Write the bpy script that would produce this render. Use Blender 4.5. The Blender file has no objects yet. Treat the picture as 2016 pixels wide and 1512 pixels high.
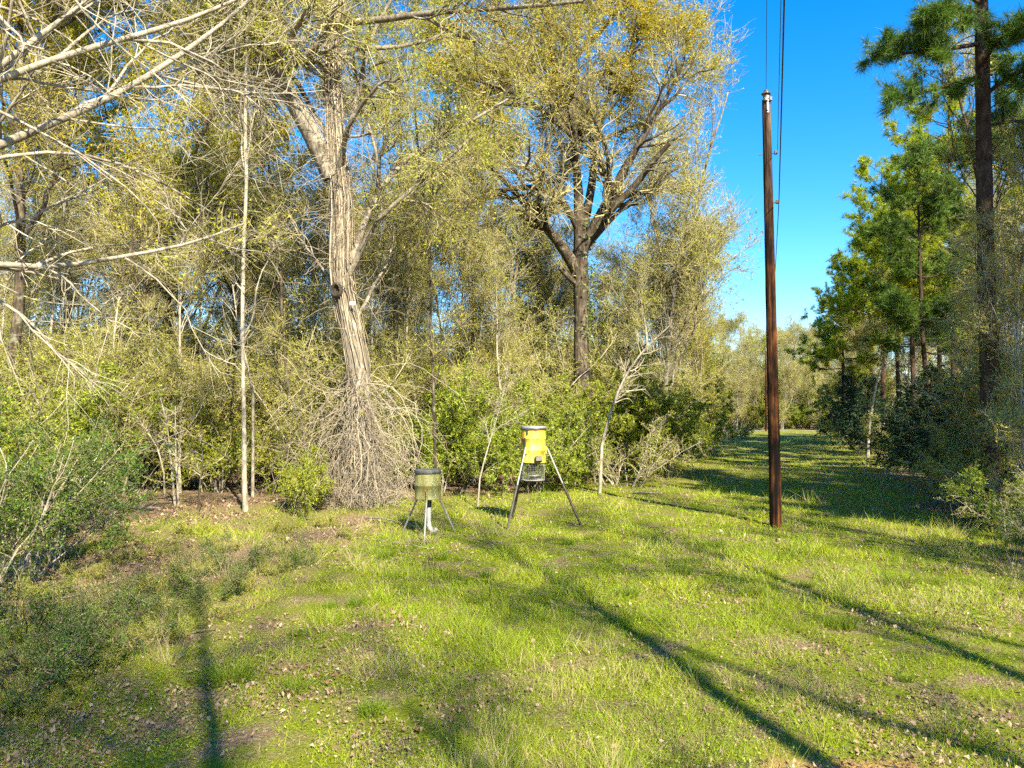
import bpy, math
import numpy as np
from mathutils import Vector

# ------------------------------------------------------------------ camera, sky, sun, exposure
scene = bpy.context.scene
COL = scene.collection
F_PX, CX, CY, HORIZON, CAM_Z = 1456.0, 1008.0, 756.0, 810.0, 2.6
PITCH = math.atan((HORIZON - CY) / F_PX)

cam_data = bpy.data.cameras.new('camera')
cam_data.sensor_width = 36.0
cam_data.lens = 36.0 * F_PX / 2016.0
cam_data.clip_end = 2000.0
cam = bpy.data.objects.new('camera', cam_data)
COL.objects.link(cam)
cam.location = (0, 0, CAM_Z)
cam.rotation_euler = (math.pi / 2 + PITCH, 0, 0)
scene.camera = cam

SUN_EL, SUN_AZ = math.radians(36), math.radians(157)      # azimuth from +Y towards +X: behind the viewer, to the right
sun_dir = Vector((math.sin(SUN_AZ) * math.cos(SUN_EL), math.cos(SUN_AZ) * math.cos(SUN_EL), math.sin(SUN_EL)))

world = bpy.data.worlds.new('World')
scene.world = world
world.use_nodes = True
wn, wl = world.node_tree.nodes, world.node_tree.links
wn.clear()
sky = wn.new('ShaderNodeTexSky')
sky.sky_type = 'NISHITA'
sky.sun_disc = False
sky.sun_elevation = SUN_EL
sky.sun_rotation = SUN_AZ
sky.altitude = 100
sky.air_density = 1.0
sky.dust_density = 0.2
sky.ozone_density = 3.6
hsv = wn.new('ShaderNodeHueSaturation')
hsv.inputs['Saturation'].default_value = 1.4
bg = wn.new('ShaderNodeBackground')
bg.inputs['Strength'].default_value = 0.097
wo = wn.new('ShaderNodeOutputWorld')
wl.new(sky.outputs[0], hsv.inputs['Color'])
wl.new(hsv.outputs[0], bg.inputs['Color'])
wl.new(bg.outputs[0], wo.inputs['Surface'])

sd = bpy.data.lights.new('sun', 'SUN')
sd.energy = 5.0
sd.angle = math.radians(0.53)
sd.color = (1.0, 0.91, 0.68)
sun = bpy.data.objects.new('sun', sd)
COL.objects.link(sun)
sun.rotation_euler = sun_dir.to_track_quat('Z', 'Y').to_euler()

vs = scene.view_settings
vs.view_transform = 'Standard'
vs.look = 'None'
vs.exposure = 1.75
vs.gamma = 1.0
vs.use_curve_mapping = False
scene.render.engine = 'CYCLES'
scene.cycles.max_bounces = 4
scene.cycles.diffuse_bounces = 2
scene.cycles.glossy_bounces = 2
scene.cycles.transmission_bounces = 2
scene.cycles.use_denoising = False
scene.cycles.adaptive_threshold = 0.03

rng = np.random.default_rng(11)
UP = np.array([0, 0, 1.0])


# ------------------------------------------------------------------ helpers
def pt(px, py, D):
    """Photograph pixel and distance along the ground -> point of the place."""
    x = (px - CX) / F_PX
    y = -(py - CY) / F_PX
    c, s = math.cos(PITCH), math.sin(PITCH)
    fy, fz = c - y * s, s + y * c
    k = D / fy
    return np.array([x * k, D, CAM_Z + fz * k])


def gx(px, D):
    return (px - CX) / F_PX * D


def lattice(seed):
    return np.random.default_rng(seed).random((257, 257))


_lat = {}


def vnoise(x, y, scale, seed=0):
    if seed not in _lat:
        _lat[seed] = lattice(seed)
    L = _lat[seed]
    x, y = np.asarray(x) / scale + 1000.3, np.asarray(y) / scale + 1000.7
    i, j = np.floor(x).astype(int), np.floor(y).astype(int)
    u, v = x - i, y - j
    u, v = u * u * (3 - 2 * u), v * v * (3 - 2 * v)
    i0, j0, i1, j1 = i % 257, j % 257, (i + 1) % 257, (j + 1) % 257
    return (L[i0, j0] * (1 - u) + L[i1, j0] * u) * (1 - v) + (L[i0, j1] * (1 - u) + L[i1, j1] * u) * v


def ground_z(x, y):
    return (vnoise(x, y, 5.0, 1) - 0.5) * 0.16 + (vnoise(x, y, 1.3, 2) - 0.5) * 0.07


def unit(v):
    return v / np.maximum(np.linalg.norm(v, axis=-1, keepdims=True), 1e-9)


def rdir(n):
    return unit(rng.normal(size=(n, 3)))


class MB:
    """Collects tubes, leaves and faces; build() links them as ONE mesh object."""

    def __init__(self):
        self.V, self.F, self.n = [], [], 0     # F: (faces, material, rnd, smooth)

    def add(self, V, faces, mat=0, rnd=None, smooth=True):
        V = np.asarray(V, float).reshape(-1, 3)
        faces = np.asarray(faces, np.int64)
        if rnd is None:
            rnd = rng.random(len(faces))
        self.V.append(V)
        self.F.append((faces + self.n, mat, np.asarray(rnd), smooth))
        self.n += len(V)

    def tubes(self, P, R, sides=5, mat=0, rough=0.0, cap=False):
        N, n = P.shape[:2]
        if N == 0:
            return
        T = np.gradient(P, axis=1)
        T = unit(T)
        m = np.abs(T.mean(axis=1))
        ref = np.eye(3)[np.argmin(m, axis=1)][:, None, :]
        u = unit(np.cross(T, ref))
        v = np.cross(T, u)
        a = np.arange(sides) / sides * 2 * np.pi
        ca, sa = np.cos(a), np.sin(a)
        Rr = R[:, :, None] * np.ones((1, 1, sides))
        if rough:
            lobes = rng.normal(size=(N, 1, sides)) * rough * 0.7
            Rr = Rr * (1 + lobes + rng.normal(size=(N, n, sides)) * rough)
        W = P[:, :, None, :] + Rr[..., None] * (ca[None, None, :, None] * u[:, :, None, :] + sa[None, None, :, None] * v[:, :, None, :])
        base = (np.arange(N) * n * sides)[:, None, None]
        k = (np.arange(n - 1) * sides)[None, :, None]
        s = np.arange(sides)[None, None, :]
        s2 = (s + 1) % sides
        q = np.stack([base + k + s, base + k + s2, base + k + sides + s2, base + k + sides + s], -1).reshape(-1, 4)
        rnd = np.repeat(rng.random(N), (n - 1) * sides)
        self.add(W, q, mat, rnd)
        if cap:
            for e in (0, n - 1):
                c = np.arange(N)[:, None] * n * sides + e * sides + np.arange(sides)[None, :]
                W2 = W.reshape(-1, 3)[c.reshape(-1)]
                f = np.arange(N * sides).reshape(N, sides)
                if e == 0:
                    f = f[:, ::-1]
                self.add(W2, f, mat, smooth=False)

    def leaves(self, C, L, wr=0.45, mat=0, rhomb=True, flat=0.0, rnd=None, D=None, fold_k=0.08):
        """Leaf-shaped faces: C centres, L lengths; flat > 0 turns them level."""
        N = len(C)
        a = rdir(N) if D is None else unit(D + rng.normal(size=(N, 3)) * 0.5)
        nrm = unit(rdir(N) + np.array([0, 0, flat]))
        a = unit(a - nrm * (a * nrm).sum(1, keepdims=True) * min(1.0, flat))
        b = unit(np.cross(a, nrm))
        L = np.broadcast_to(np.asarray(L, float), (N,))[:, None]
        w = L * wr * 0.5
        if rnd is None:
            rnd = rng.random(N)
        if rhomb:
            fold = unit(np.cross(a, b)) * L * fold_k
            V = np.stack([C, C + a * L * 0.45 + b * w + fold, C + a * L, C + a * L * 0.45 - b * w + fold], 1)
            f = np.arange(N * 4).reshape(N, 4)
        else:
            V = np.stack([C - b * w, C + b * w, C + a * L], 1)
            f = np.arange(N * 3).reshape(N, 3)
        self.add(V, f, mat, rnd, smooth=False)

    def lathe(self, prof, c=(0, 0, 0), sides=32, mat=0, smooth=True):
        a = np.arange(sides) / sides * 2 * np.pi
        V = np.array([[(r * math.cos(t) + c[0], r * math.sin(t) + c[1], z + c[2]) for t in a] for r, z in prof])
        n = len(prof)
        q = [(i * sides + j, i * sides + (j + 1) % sides, (i + 1) * sides + (j + 1) % sides, (i + 1) * sides + j)
             for i in range(n - 1) for j in range(sides)]
        self.add(V, q, mat, smooth=smooth)

    def box(self, c, s, mat=0, rot=None):
        v = np.array([[x, y, z] for x in (-.5, .5) for y in (-.5, .5) for z in (-.5, .5)]) * np.array(s)
        if rot is not None:
            from mathutils import Euler
            v = v @ np.array(Euler(rot).to_matrix()).T
        f = [(0, 1, 3, 2), (4, 6, 7, 5), (0, 4, 5, 1), (2, 3, 7, 6), (0, 2, 6, 4), (1, 5, 7, 3)]
        self.add(v + np.array(c), f, mat, smooth=False)

    def mesh(self, name, mats):
        me = bpy.data.meshes.new(name)
        V = np.concatenate(self.V)
        me.vertices.add(len(V))
        me.vertices.foreach_set('co', V.astype(np.float32).ravel())
        loops = np.concatenate([f.ravel() for f, *_ in self.F]).astype(np.int32)
        tot = np.concatenate([np.full(len(f), f.shape[1]) for f, *_ in self.F])
        me.loops.add(len(loops))
        me.loops.foreach_set('vertex_index', loops)
        me.polygons.add(len(tot))
        start = np.concatenate([[0], np.cumsum(tot)[:-1]]).astype(np.int32)
        me.polygons.foreach_set('loop_start', start)
        me.polygons.foreach_set('material_index', np.concatenate([np.full(len(f), m, np.int32) for f, m, *_ in self.F]))
        me.polygons.foreach_set('use_smooth', np.concatenate([np.full(len(f), s, bool) for f, _, _, s in self.F]))
        at = me.attributes.new('rnd', 'FLOAT', 'FACE')
        at.data.foreach_set('value', np.concatenate([r for _, _, r, _ in self.F]).astype(np.float32))
        for m in mats:
            me.materials.append(m)
        me.update(calc_edges=True)
        return me

    def build(self, name, mats, parent=None):
        if not isinstance(mats, (list, tuple)):
            mats = [mats]
        o = bpy.data.objects.new(name, self.mesh(name, mats))
        COL.objects.link(o)
        if parent is not None:
            o.parent = parent
        return o


def tag(o, label=None, cat=None, group=None, kind=None):
    if label:
        o['label'] = label
    if cat:
        o['category'] = cat
    if group:
        o['group'] = group
    if kind:
        o['kind'] = kind
    return o


def empty(name, loc=(0, 0, 0), rz=0.0, scale=1.0):
    o = bpy.data.objects.new(name, None)
    o.empty_display_size = 0.2
    COL.objects.link(o)
    o.location = loc
    o.rotation_euler = (0, 0, rz)
    o.scale = (scale,) * 3 if not isinstance(scale, tuple) else scale
    return o


# ------------------------------------------------------------------ materials
def new_mat(name):
    m = bpy.data.materials.new(name)
    m.use_nodes = True
    n, l = m.node_tree.nodes, m.node_tree.links
    n.clear()
    out = n.new('ShaderNodeOutputMaterial')
    return m, n, l, out


def ramp(n, stops):
    r = n.new('ShaderNodeValToRGB')
    e = r.color_ramp.elements
    while len(e) > 1:
        e.remove(e[0])
    e[0].position, e[0].color = stops[0][0], (*stops[0][1], 1)
    for p, c in stops[1:]:
        k = e.new(p)
        k.color = (*c, 1)
    return r


def noise(n, l, scale, detail=4, vec=None, rough=0.6):
    t = n.new('ShaderNodeTexNoise')
    t.inputs['Scale'].default_value = scale
    t.inputs['Detail'].default_value = detail
    t.inputs['Roughness'].default_value = rough
    if vec is not None:
        l.new(vec, t.inputs['Vector'])
    return t


def mapping(n, l, src, scale):
    mp = n.new('ShaderNodeMapping')
    mp.inputs['Scale'].default_value = scale
    l.new(src, mp.inputs['Vector'])
    return mp.outputs[0]


def leaf_mat(name, stops, trans=0.3, rough=0.55, hue_var=0.0):
    """stops: colours by the leaf's own random number; objects differ a little as well."""
    m, n, l, out = new_mat(name)
    at = n.new('ShaderNodeAttribute')
    at.attribute_name = 'rnd'
    k = len(stops)
    r = ramp(n, [(i / max(1, k - 1), c) for i, c in enumerate(stops)])
    l.new(at.outputs['Fac'], r.inputs[0])
    oi = n.new('ShaderNodeObjectInfo')
    hs = n.new('ShaderNodeHueSaturation')
    mr = n.new('ShaderNodeMapRange')
    mr.inputs[3].default_value, mr.inputs[4].default_value = 0.5 - hue_var, 0.5 + hue_var
    l.new(oi.outputs['Random'], mr.inputs[0])
    l.new(mr.outputs[0], hs.inputs['Hue'])
    l.new(r.outputs[0], hs.inputs['Color'])
    p = n.new('ShaderNodeBsdfPrincipled')
    p.inputs['Roughness'].default_value = rough
    p.inputs['Specular IOR Level'].default_value = 0.35
    l.new(hs.outputs[0], p.inputs['Base Color'])
    t = n.new('ShaderNodeBsdfTranslucent')
    l.new(hs.outputs[0], t.inputs['Color'])
    mx = n.new('ShaderNodeMixShader')
    mx.inputs[0].default_value = trans
    l.new(p.outputs[0], mx.inputs[1])
    l.new(t.outputs[0], mx.inputs[2])
    l.new(mx.outputs[0], out.inputs[0])
    return m


def bark_mat(name, cols, scale=(14, 14, 2.5), bump=0.6, rough=0.9, lichen=None):
    m, n, l, out = new_mat(name)
    tc = n.new('ShaderNodeTexCoord')
    v = mapping(n, l, tc.outputs['Object'], scale)
    t = noise(n, l, 1.0, 6, v, 0.65)
    big = noise(n, l, 0.7, 3, tc.outputs['Object'])
    k = len(cols)
    r = ramp(n, [(0.28 + 0.44 * i / (k - 1), c) for i, c in enumerate(cols)])
    mixv = n.new('ShaderNodeMath')
    mixv.operation = 'MULTIPLY_ADD'
    mixv.inputs[1].default_value = 0.5
    l.new(big.outputs[0], mixv.inputs[0])
    sub = n.new('ShaderNodeMath')
    sub.operation = 'SUBTRACT'
    sub.inputs[1].default_value = 0.25
    l.new(t.outputs[0], sub.inputs[0])
    l.new(sub.outputs[0], mixv.inputs[2])
    l.new(mixv.outputs[0], r.inputs[0])
    col = r.outputs[0]
    if lichen:
        ln = noise(n, l, 3.2, 5, tc.outputs['Object'], 0.7)
        lr = ramp(n, [(0.55, (0, 0, 0)), (0.63, (1, 1, 1))])
        l.new(ln.outputs[0], lr.inputs[0])
        mx = n.new('ShaderNodeMixRGB')
        mx.inputs[2].default_value = (*lichen, 1)
        l.new(lr.outputs[0], mx.inputs[0])
        l.new(col, mx.inputs[1])
        col = mx.outputs[0]
    p = n.new('ShaderNodeBsdfPrincipled')
    p.inputs['Roughness'].default_value = rough
    p.inputs['Specular IOR Level'].default_value = 0.2
    l.new(col, p.inputs['Base Color'])
    b = n.new('ShaderNodeBump')
    b.inputs['Strength'].default_value = bump
    b.inputs['Distance'].default_value = 0.05
    l.new(t.outputs[0], b.inputs['Height'])
    l.new(b.outputs[0], p.inputs['Normal'])
    l.new(p.outputs[0], out.inputs[0])
    return m


def plain_mat(name, stops, scale=6, rough=0.6, metallic=0.0, bump=0.1, stretch=(1, 1, 1), detail=5):
    m, n, l, out = new_mat(name)
    tc = n.new('ShaderNodeTexCoord')
    v = mapping(n, l, tc.outputs['Object'], tuple(scale * s for s in stretch))
    t = noise(n, l, 1.0, detail, v, 0.65)
    r = ramp(n, stops)
    l.new(t.outputs[0], r.inputs[0])
    p = n.new('ShaderNodeBsdfPrincipled')
    p.inputs['Roughness'].default_value = rough
    p.inputs['Metallic'].default_value = metallic
    l.new(r.outputs[0], p.inputs['Base Color'])
    b = n.new('ShaderNodeBump')
    b.inputs['Strength'].default_value = bump
    b.inputs['Distance'].default_value = 0.02
    l.new(t.outputs[0], b.inputs['Height'])
    l.new(b.outputs[0], p.inputs['Normal'])
    l.new(p.outputs[0], out.inputs[0])
    return m


M = {}
M['bark_grey'] = bark_mat('bark_grey', [(.05, .04, .03), (.17, .14, .105), (.31, .265, .205)], lichen=(.33, .31, .24))
M['bark_dark'] = bark_mat('bark_dark', [(.015, .011, .008), (.06, .045, .032), (.15, .12, .085)], lichen=(.17, .16, .11))
M['bark_pine'] = bark_mat('bark_pine', [(.012, .008, .006), (.05, .03, .02), (.11, .07, .048)], scale=(9, 9, 3))
M['bark_pale'] = bark_mat('bark_pale', [(.13, .11, .085), (.30, .26, .20), (.46, .42, .34)], scale=(10, 10, 4), lichen=(.16, .14, .11))
M['twig_tan'] = leaf_mat('twig_tan', [(.10, .075, .04), (.20, .155, .085), (.30, .235, .135)], 0.0, 0.9)
M['twig_pale'] = leaf_mat('twig_pale', [(.17, .14, .095), (.33, .28, .20), (.48, .42, .32)], 0.0, 0.9)
M['twig_dark'] = leaf_mat('twig_dark', [(.05, .04, .03), (.11, .085, .06), (.19, .15, .11)], 0.0, 0.9)
M['twig_olive'] = leaf_mat('twig_olive', [(.16, .135, .055), (.30, .26, .11), (.45, .395, .20)], 0.0, 0.9)
M['vine'] = leaf_mat('vine', [(.13, .10, .07), (.30, .245, .175), (.44, .375, .28)], 0.0, 0.9)
M['bud_yellow'] = leaf_mat('bud_yellow', [(.22, .195, .006), (.36, .315, .008), (.47, .39, .010), (.38, .375, .016)], 0.4, 0.6, 0.012)
M['bud_olive'] = leaf_mat('bud_olive', [(.20, .20, .016), (.32, .32, .024), (.43, .41, .04), (.31, .36, .024)], 0.42, 0.6, 0.012)
M['spring_green'] = leaf_mat('spring_green', [(.08, .11, .009), (.16, .20, .013), (.25, .28, .018), (.24, .25, .03)], 0.35, 0.5, 0.015)
M['privet'] = leaf_mat('privet', [(.07, .105, .010), (.16, .21, .013), (.27, .32, .018), (.37, .40, .04)], 0.35, 0.5, 0.015)
M['privet_deep'] = leaf_mat('privet_deep', [(.03, .06, .010), (.06, .12, .015), (.11, .19, .02), (.18, .25, .035)], 0.28, 0.38, 0.01)
M['brush_leaf'] = leaf_mat('brush_leaf', [(.13, .145, .012), (.23, .25, .018), (.33, .34, .03), (.42, .40, .055)], 0.35, 0.6, 0.015)
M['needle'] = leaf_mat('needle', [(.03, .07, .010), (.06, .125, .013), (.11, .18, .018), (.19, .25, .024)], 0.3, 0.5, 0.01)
M['needle_sun'] = leaf_mat('needle_sun', [(.12, .17, .008), (.24, .30, .012), (.37, .42, .018), (.46, .47, .03)], 0.45, 0.5, 0.01)  # lighter copy of needle, with the sunlit look put into the colour
M['cedar'] = leaf_mat('cedar', [(.010, .03, .012), (.02, .05, .018), (.04, .08, .025)], 0.1, 0.5, 0.01)
M['grass'] = leaf_mat('grass', [(.11, .17, .006), (.21, .295, .008), (.33, .39, .010), (.43, .44, .016)], 0.35, 0.6)
M['weed'] = leaf_mat('weed', [(.08, .155, .008), (.17, .265, .010), (.28, .36, .014), (.38, .42, .022)], 0.3, 0.55)
M['tuft'] = leaf_mat('tuft', [(.07, .125, .008), (.14, .21, .010), (.25, .31, .014)], 0.35, 0.55, 0.01)
M['straw'] = leaf_mat('straw', [(.20, .15, .07), (.36, .28, .15), (.48, .40, .24)], 0.2, 0.7)
M['dead_leaf'] = leaf_mat('dead_leaf', [(.10, .055, .028), (.18, .11, .06), (.26, .175, .10), (.40, .31, .215), (.20, .12, .065), (.30, .22, .14), (.15, .085, .045)], 0.1, 0.85)


def ground_material():
    m, n, l, out = new_mat('ground_soil_and_moss')
    tc = n.new('ShaderNodeTexCoord')
    o = tc.outputs['Object']
    fine = noise(n, l, 30, 6, o, 0.7)
    mid = noise(n, l, 1.6, 5, o, 0.65)
    soil = ramp(n, [(0.3, (.09, .055, .03)), (0.5, (.21, .14, .085)), (0.62, (.33, .25, .16)), (0.75, (.44, .37, .28))])
    l.new(fine.outputs[0], soil.inputs[0])
    moss = ramp(n, [(0.3, (.08, .10, .010)), (0.55, (.18, .21, .015)), (0.75, (.29, .29, .022))])
    l.new(fine.outputs[0], moss.inputs[0])
    fac = ramp(n, [(0.36, (0, 0, 0)), (0.54, (1, 1, 1))])
    l.new(mid.outputs[0], fac.inputs[0])
    # the wood's floor is leaf litter: less green away from the clearing
    at = n.new('ShaderNodeAttribute')
    at.attribute_name = 'lawn'
    mul = n.new('ShaderNodeMath')
    mul.operation = 'MULTIPLY'
    l.new(fac.outputs[0], mul.inputs[0])
    l.new(at.outputs['Fac'], mul.inputs[1])
    mx = n.new('ShaderNodeMixRGB')
    l.new(mul.outputs[0], mx.inputs[0])
    l.new(soil.outputs[0], mx.inputs[1])
    l.new(moss.outputs[0], mx.inputs[2])
    # bare orange clay
    at2 = n.new('ShaderNodeAttribute')
    at2.attribute_name = 'clay'
    clay = ramp(n, [(0.3, (.34, .15, .05)), (0.7, (.60, .34, .15))])
    l.new(fine.outputs[0], clay.inputs[0])
    mx2 = n.new('ShaderNodeMixRGB')
    l.new(at2.outputs['Fac'], mx2.inputs[0])
    l.new(mx.outputs[0], mx2.inputs[1])
    l.new(clay.outputs[0], mx2.inputs[2])
    p = n.new('ShaderNodeBsdfPrincipled')
    p.inputs['Roughness'].default_value = 0.95
    p.inputs['Specular IOR Level'].default_value = 0.1
    l.new(mx2.outputs[0], p.inputs['Base Color'])
    b = n.new('ShaderNodeBump')
    b.inputs['Strength'].default_value = 0.9
    b.inputs['Distance'].default_value = 0.04
    l.new(fine.outputs[0], b.inputs['Height'])
    l.new(b.outputs[0], p.inputs['Normal'])
    l.new(p.outputs[0], out.inputs[0])
    return m


# ------------------------------------------------------------------ ground
def left_edge(y):      # where the wood begins on the left, as X for a given distance
    return np.interp(y, [0, 6, 9, 13, 16, 18, 20, 24, 31, 47, 75, 95], [-5.0, -4.4, -3.5, -3.1, -2.7, -2.2, -1.4, 0.6, 4.3, 9.5, 21.0, 30.0])


def right_edge(y):
    return np.interp(y, [0, 13, 20, 42, 75, 95], [8.5, 9.0, 11.3, 20.5, 33.5, 43.0])


def lawn_mask(x, y):
    w = vnoise(x, y, 2.2, 5) * 2.0 - 1.0
    a = np.clip((x - left_edge(y) + w * 1.2) / 1.5 + 0.5, 0, 1)
    b = np.clip((right_edge(y) - x + w * 1.0) / 1.5 + 0.5, 0, 1)
    m = a * b
    edge = np.clip((x - left_edge(y) + 7) / 3, 0, 1) * (y < 24) * np.clip(vnoise(x, y, 1.6, 6) * 2.2 - 0.45, 0, 0.8)
    return np.maximum(m, edge * b)


def clay_mask(x, y):
    r = np.hypot((x - 2.45) / 0.75, (y - 5.35) / 0.33) + (vnoise(x, y, 0.25, 8) - 0.5) * 0.9
    return np.clip((1.05 - r) / 0.35, 0, 1)


def make_ground():
    ys = np.concatenate([np.linspace(-60, 2, 20), np.linspace(3, 30, 100), np.linspace(31, 110, 60), np.linspace(115, 700, 24)])
    xs = np.concatenate([np.linspace(-500, -45, 14), np.linspace(-40, -14, 20), np.linspace(-13.7, 14, 100), np.linspace(14.6, 50, 40), np.linspace(60, 500, 14)])
    X, Y = np.meshgrid(xs, ys)
    Z = ground_z(X, Y)
    V = np.stack([X, Y, Z], -1)
    h, w = X.shape
    i = (np.arange(h - 1)[:, None] * w + np.arange(w - 1)[None, :]).ravel()
    b = MB()
    b.add(V, np.stack([i, i + 1, i + w + 1, i + w], 1))
    o = b.build('ground', ground_material())
    for nm, f in (('lawn', lawn_mask), ('clay', clay_mask)):
        at = o.data.attributes.new(nm, 'FLOAT', 'POINT')
        at.data.foreach_set('value', f(X, Y).astype(np.float32).ravel())
    tag(o, kind='structure')


make_ground()

road_mat = plain_mat('pale_gravel_road', [(0.3, (.16, .15, .13)), (0.7, (.26, .245, .22))], 3, 0.9)
b = MB()
xs = np.linspace(-80, 160, 121)
V = np.stack([np.stack([xs, np.full_like(xs, 98.0 + s) , np.full_like(xs, 0.015 + (0.03 if abs(s) < 2 else 0.0))], 1) for s in (-2.6, -1.8, 0, 1.8, 2.6)])
w = len(xs)
i = (np.arange(4)[:, None] * w + np.arange(w - 1)[None, :]).ravel()
b.add(V, np.stack([i, i + 1, i + w + 1, i + w], 1))
tag(b.build('road', road_mat), kind='structure')


# ------------------------------------------------------------------ grass, weeds, litter
def scatter(n, d0, d1, power=1.0, margin=3.0):
    """Points of the ground, thinning out with distance."""
    u = rng.random(n)
    if power == 1.0:
        d = d0 * (d1 / d0) ** u
    else:
        d = (d0 ** (1 - power) + u * (d1 ** (1 - power) - d0 ** (1 - power))) ** (1 / (1 - power))
    x = (rng.random(n) * 2 - 1) * (0.74 * d + margin)
    return x, d


def blades(mb, x, y, h, w, lean=0.5, mat=0, rnd=None, z=None):
    n = len(x)
    z = ground_z(x, y) if z is None else z
    C = np.stack([x, y, z - 0.01], 1)
    az = rng.random(n) * 2 * np.pi
    b_ = np.stack([np.cos(az), np.sin(az), np.zeros(n)], 1) * (w / 2)[:, None]
    ln = rng.normal(size=(n, 2)) * lean
    tip = C + np.stack([ln[:, 0] * h, ln[:, 1] * h, h], 1)
    V = np.stack([C - b_, C + b_, tip], 1)
    mb.add(V, np.arange(n * 3).reshape(n, 3), mat, rnd, smooth=False)


def make_grass():
    g = MB()
    # blades
    for n, d0, d1 in ((330000, 4.3, 16), (230000, 13, 95)):
        x, y = scatter(n, d0, d1, 1.35)
        green = vnoise(x, y, 0.55, 21) * 0.55 + vnoise(x, y, 2.4, 22) * 0.45
        lawn = lawn_mask(x, y)
        keep = (rng.random(n) < np.clip((green - 0.36) * 4.5, 0.05, 1) * (1 - 0.5 * np.clip((x - 0.8) / 3, 0, 1) * (y < 9)) * np.clip(0.10 + 0.4 * (y < 11) + lawn, 0, 1)) & (clay_mask(x, y) < 0.4)
        keep &= (x < right_edge(y) + 2) & ~((x < left_edge(y) - 8))
        x, y, green = x[keep], y[keep], green[keep]
        k = np.clip(y / 9.0, 0.8, 5)
        h = (0.025 + 0.075 * rng.random(len(x)) ** 1.6) * (0.6 + green) * (1 + 0.25 * (k - 1))
        h = h * (1 + 1.9 * np.clip((vnoise(x, y, 0.42, 27) - 0.6) * 5, 0, 1) * (y < 30))
        rnd = np.clip(rng.random(len(x)) * 0.5 + vnoise(x, y, 1.1, 23) * 0.45 + vnoise(x, y, 0.35, 28) * 0.35 - 0.13, 0, 1)
        straw = rng.random(len(x)) < 0.10 + 0.25 * (vnoise(x, y, 1.7, 24) > 0.62)
        for sel, m in ((~straw, 0), (straw, 1)):
            blades(g, x[sel], y[sel], h[sel], 0.0065 * k[sel], 0.7, m, rnd[sel])
    tag(g.build('grass', [M['grass'], M['straw']]), 'short yellow-green grass growing across the clearing and lane', 'grass', kind='stuff')
    # low broad weeds
    wd = MB()
    n = 260000
    x, y = scatter(n, 4.3, 26, 1.5)
    green = vnoise(x, y, 0.4, 31) * 0.6 + vnoise(x, y, 1.9, 32) * 0.4
    keep = (rng.random(n) < np.clip((green - 0.36) * 3.5, 0.02, 1) * (1 - 0.65 * np.clip((x - 0.5) / 3, 0, 1) * (y < 9)) * np.clip(0.15 + 0.4 * (y < 11) + lawn_mask(x, y), 0, 1)) & (clay_mask(x, y) < 0.3) & (x < right_edge(y) + 1.5)
    x, y = x[keep], y[keep]
    k = np.clip(y / 8.0, 0.8, 3)
    C = np.stack([x, y, ground_z(x, y) + rng.random(len(x)) * 0.05], 1)
    wd.leaves(C, (0.010 + 0.020 * rng.random(len(x)) ** 1.5) * k, 0.7, 0, False, 1.2,
              rnd=np.clip(rng.random(len(x)) * 0.7 + vnoise(x, y, 0.7, 33) * 0.4 - 0.05, 0, 1))
    tag(wd.build('low_weeds', M['weed']), 'low broad-leaved weeds carpeting the clearing floor', 'weeds', kind='stuff')
    # dead leaves
    dl = MB()
    n = 240000
    x, y = scatter(n, 4.3, 34, 1.45, 4)
    p = vnoise(x, y, 0.8, 41) * 0.6 + vnoise(x, y, 3.0, 42) * 0.4
    near_r = np.clip(np.maximum((x - 0.5) / 4, (-1.0 - x) / 5), 0, 1) * (y < 10)
    keep = rng.random(n) < np.clip((p - 0.38) * 2.6 + 0.45 * near_r, 0.05, 1) * np.where(lawn_mask(x, y) > 0.4, np.clip(1.25 - y / 16, 0.08, 1), 1.0)
    x, y = x[keep], y[keep]
    C = np.stack([x, y, ground_z(x, y) + 0.012 + rng.random(len(x)) * 0.035], 1)
    dl.leaves(C, (0.013 + 0.055 * rng.random(len(x)) ** 2.4) * np.clip(y / 9, 0.85, 2.2), 0.35 + 0.5 * rng.random((len(x), 1)), 0, True, 0.7, fold_k=0.28 * rng.normal(size=(len(x), 1)))
    tag(dl.build('dead_leaves', M['dead_leaf']), 'dry brown and pale fallen leaves strewn over the ground', 'leaf litter', kind='stuff')


make_grass()


# ------------------------------------------------------------------ growing trees
def walk(p0, d0, L, n, wob=0.2, trop=0.0, tv=UP):
    N = len(p0)
    P = np.zeros((N, n, 3))
    P[:, 0] = p0
    d = unit(d0)
    L = np.broadcast_to(np.asarray(L, float), (N,))
    step = (L / (n - 1))[:, None]
    for k in range(1, n):
        d = unit(d + wob * rng.normal(size=(N, 3)) + trop * tv)
        P[:, k] = P[:, k - 1] + d * step
    return P


def sample_along(P, R, M_, t0, t1, lenw=True):
    N, n = P.shape[:2]
    seg = np.linalg.norm(np.diff(P, axis=1), axis=2).sum(1)
    w = seg / seg.sum() if lenw else np.full(N, 1 / N)
    i = rng.choice(N, M_, p=w)
    t = t0 + (t1 - t0) * rng.random(M_)
    f = t * (n - 1)
    k = np.minimum(f.astype(int), n - 2)
    u = (f - k)[:, None]
    pos = P[i, k] * (1 - u) + P[i, k + 1] * u
    tan = unit(P[i, k + 1] - P[i, k])
    rad = R[i, k] * (1 - u[:, 0]) + R[i, k + 1] * u[:, 0]
    return i, t, pos, tan, rad, seg[i]


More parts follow.
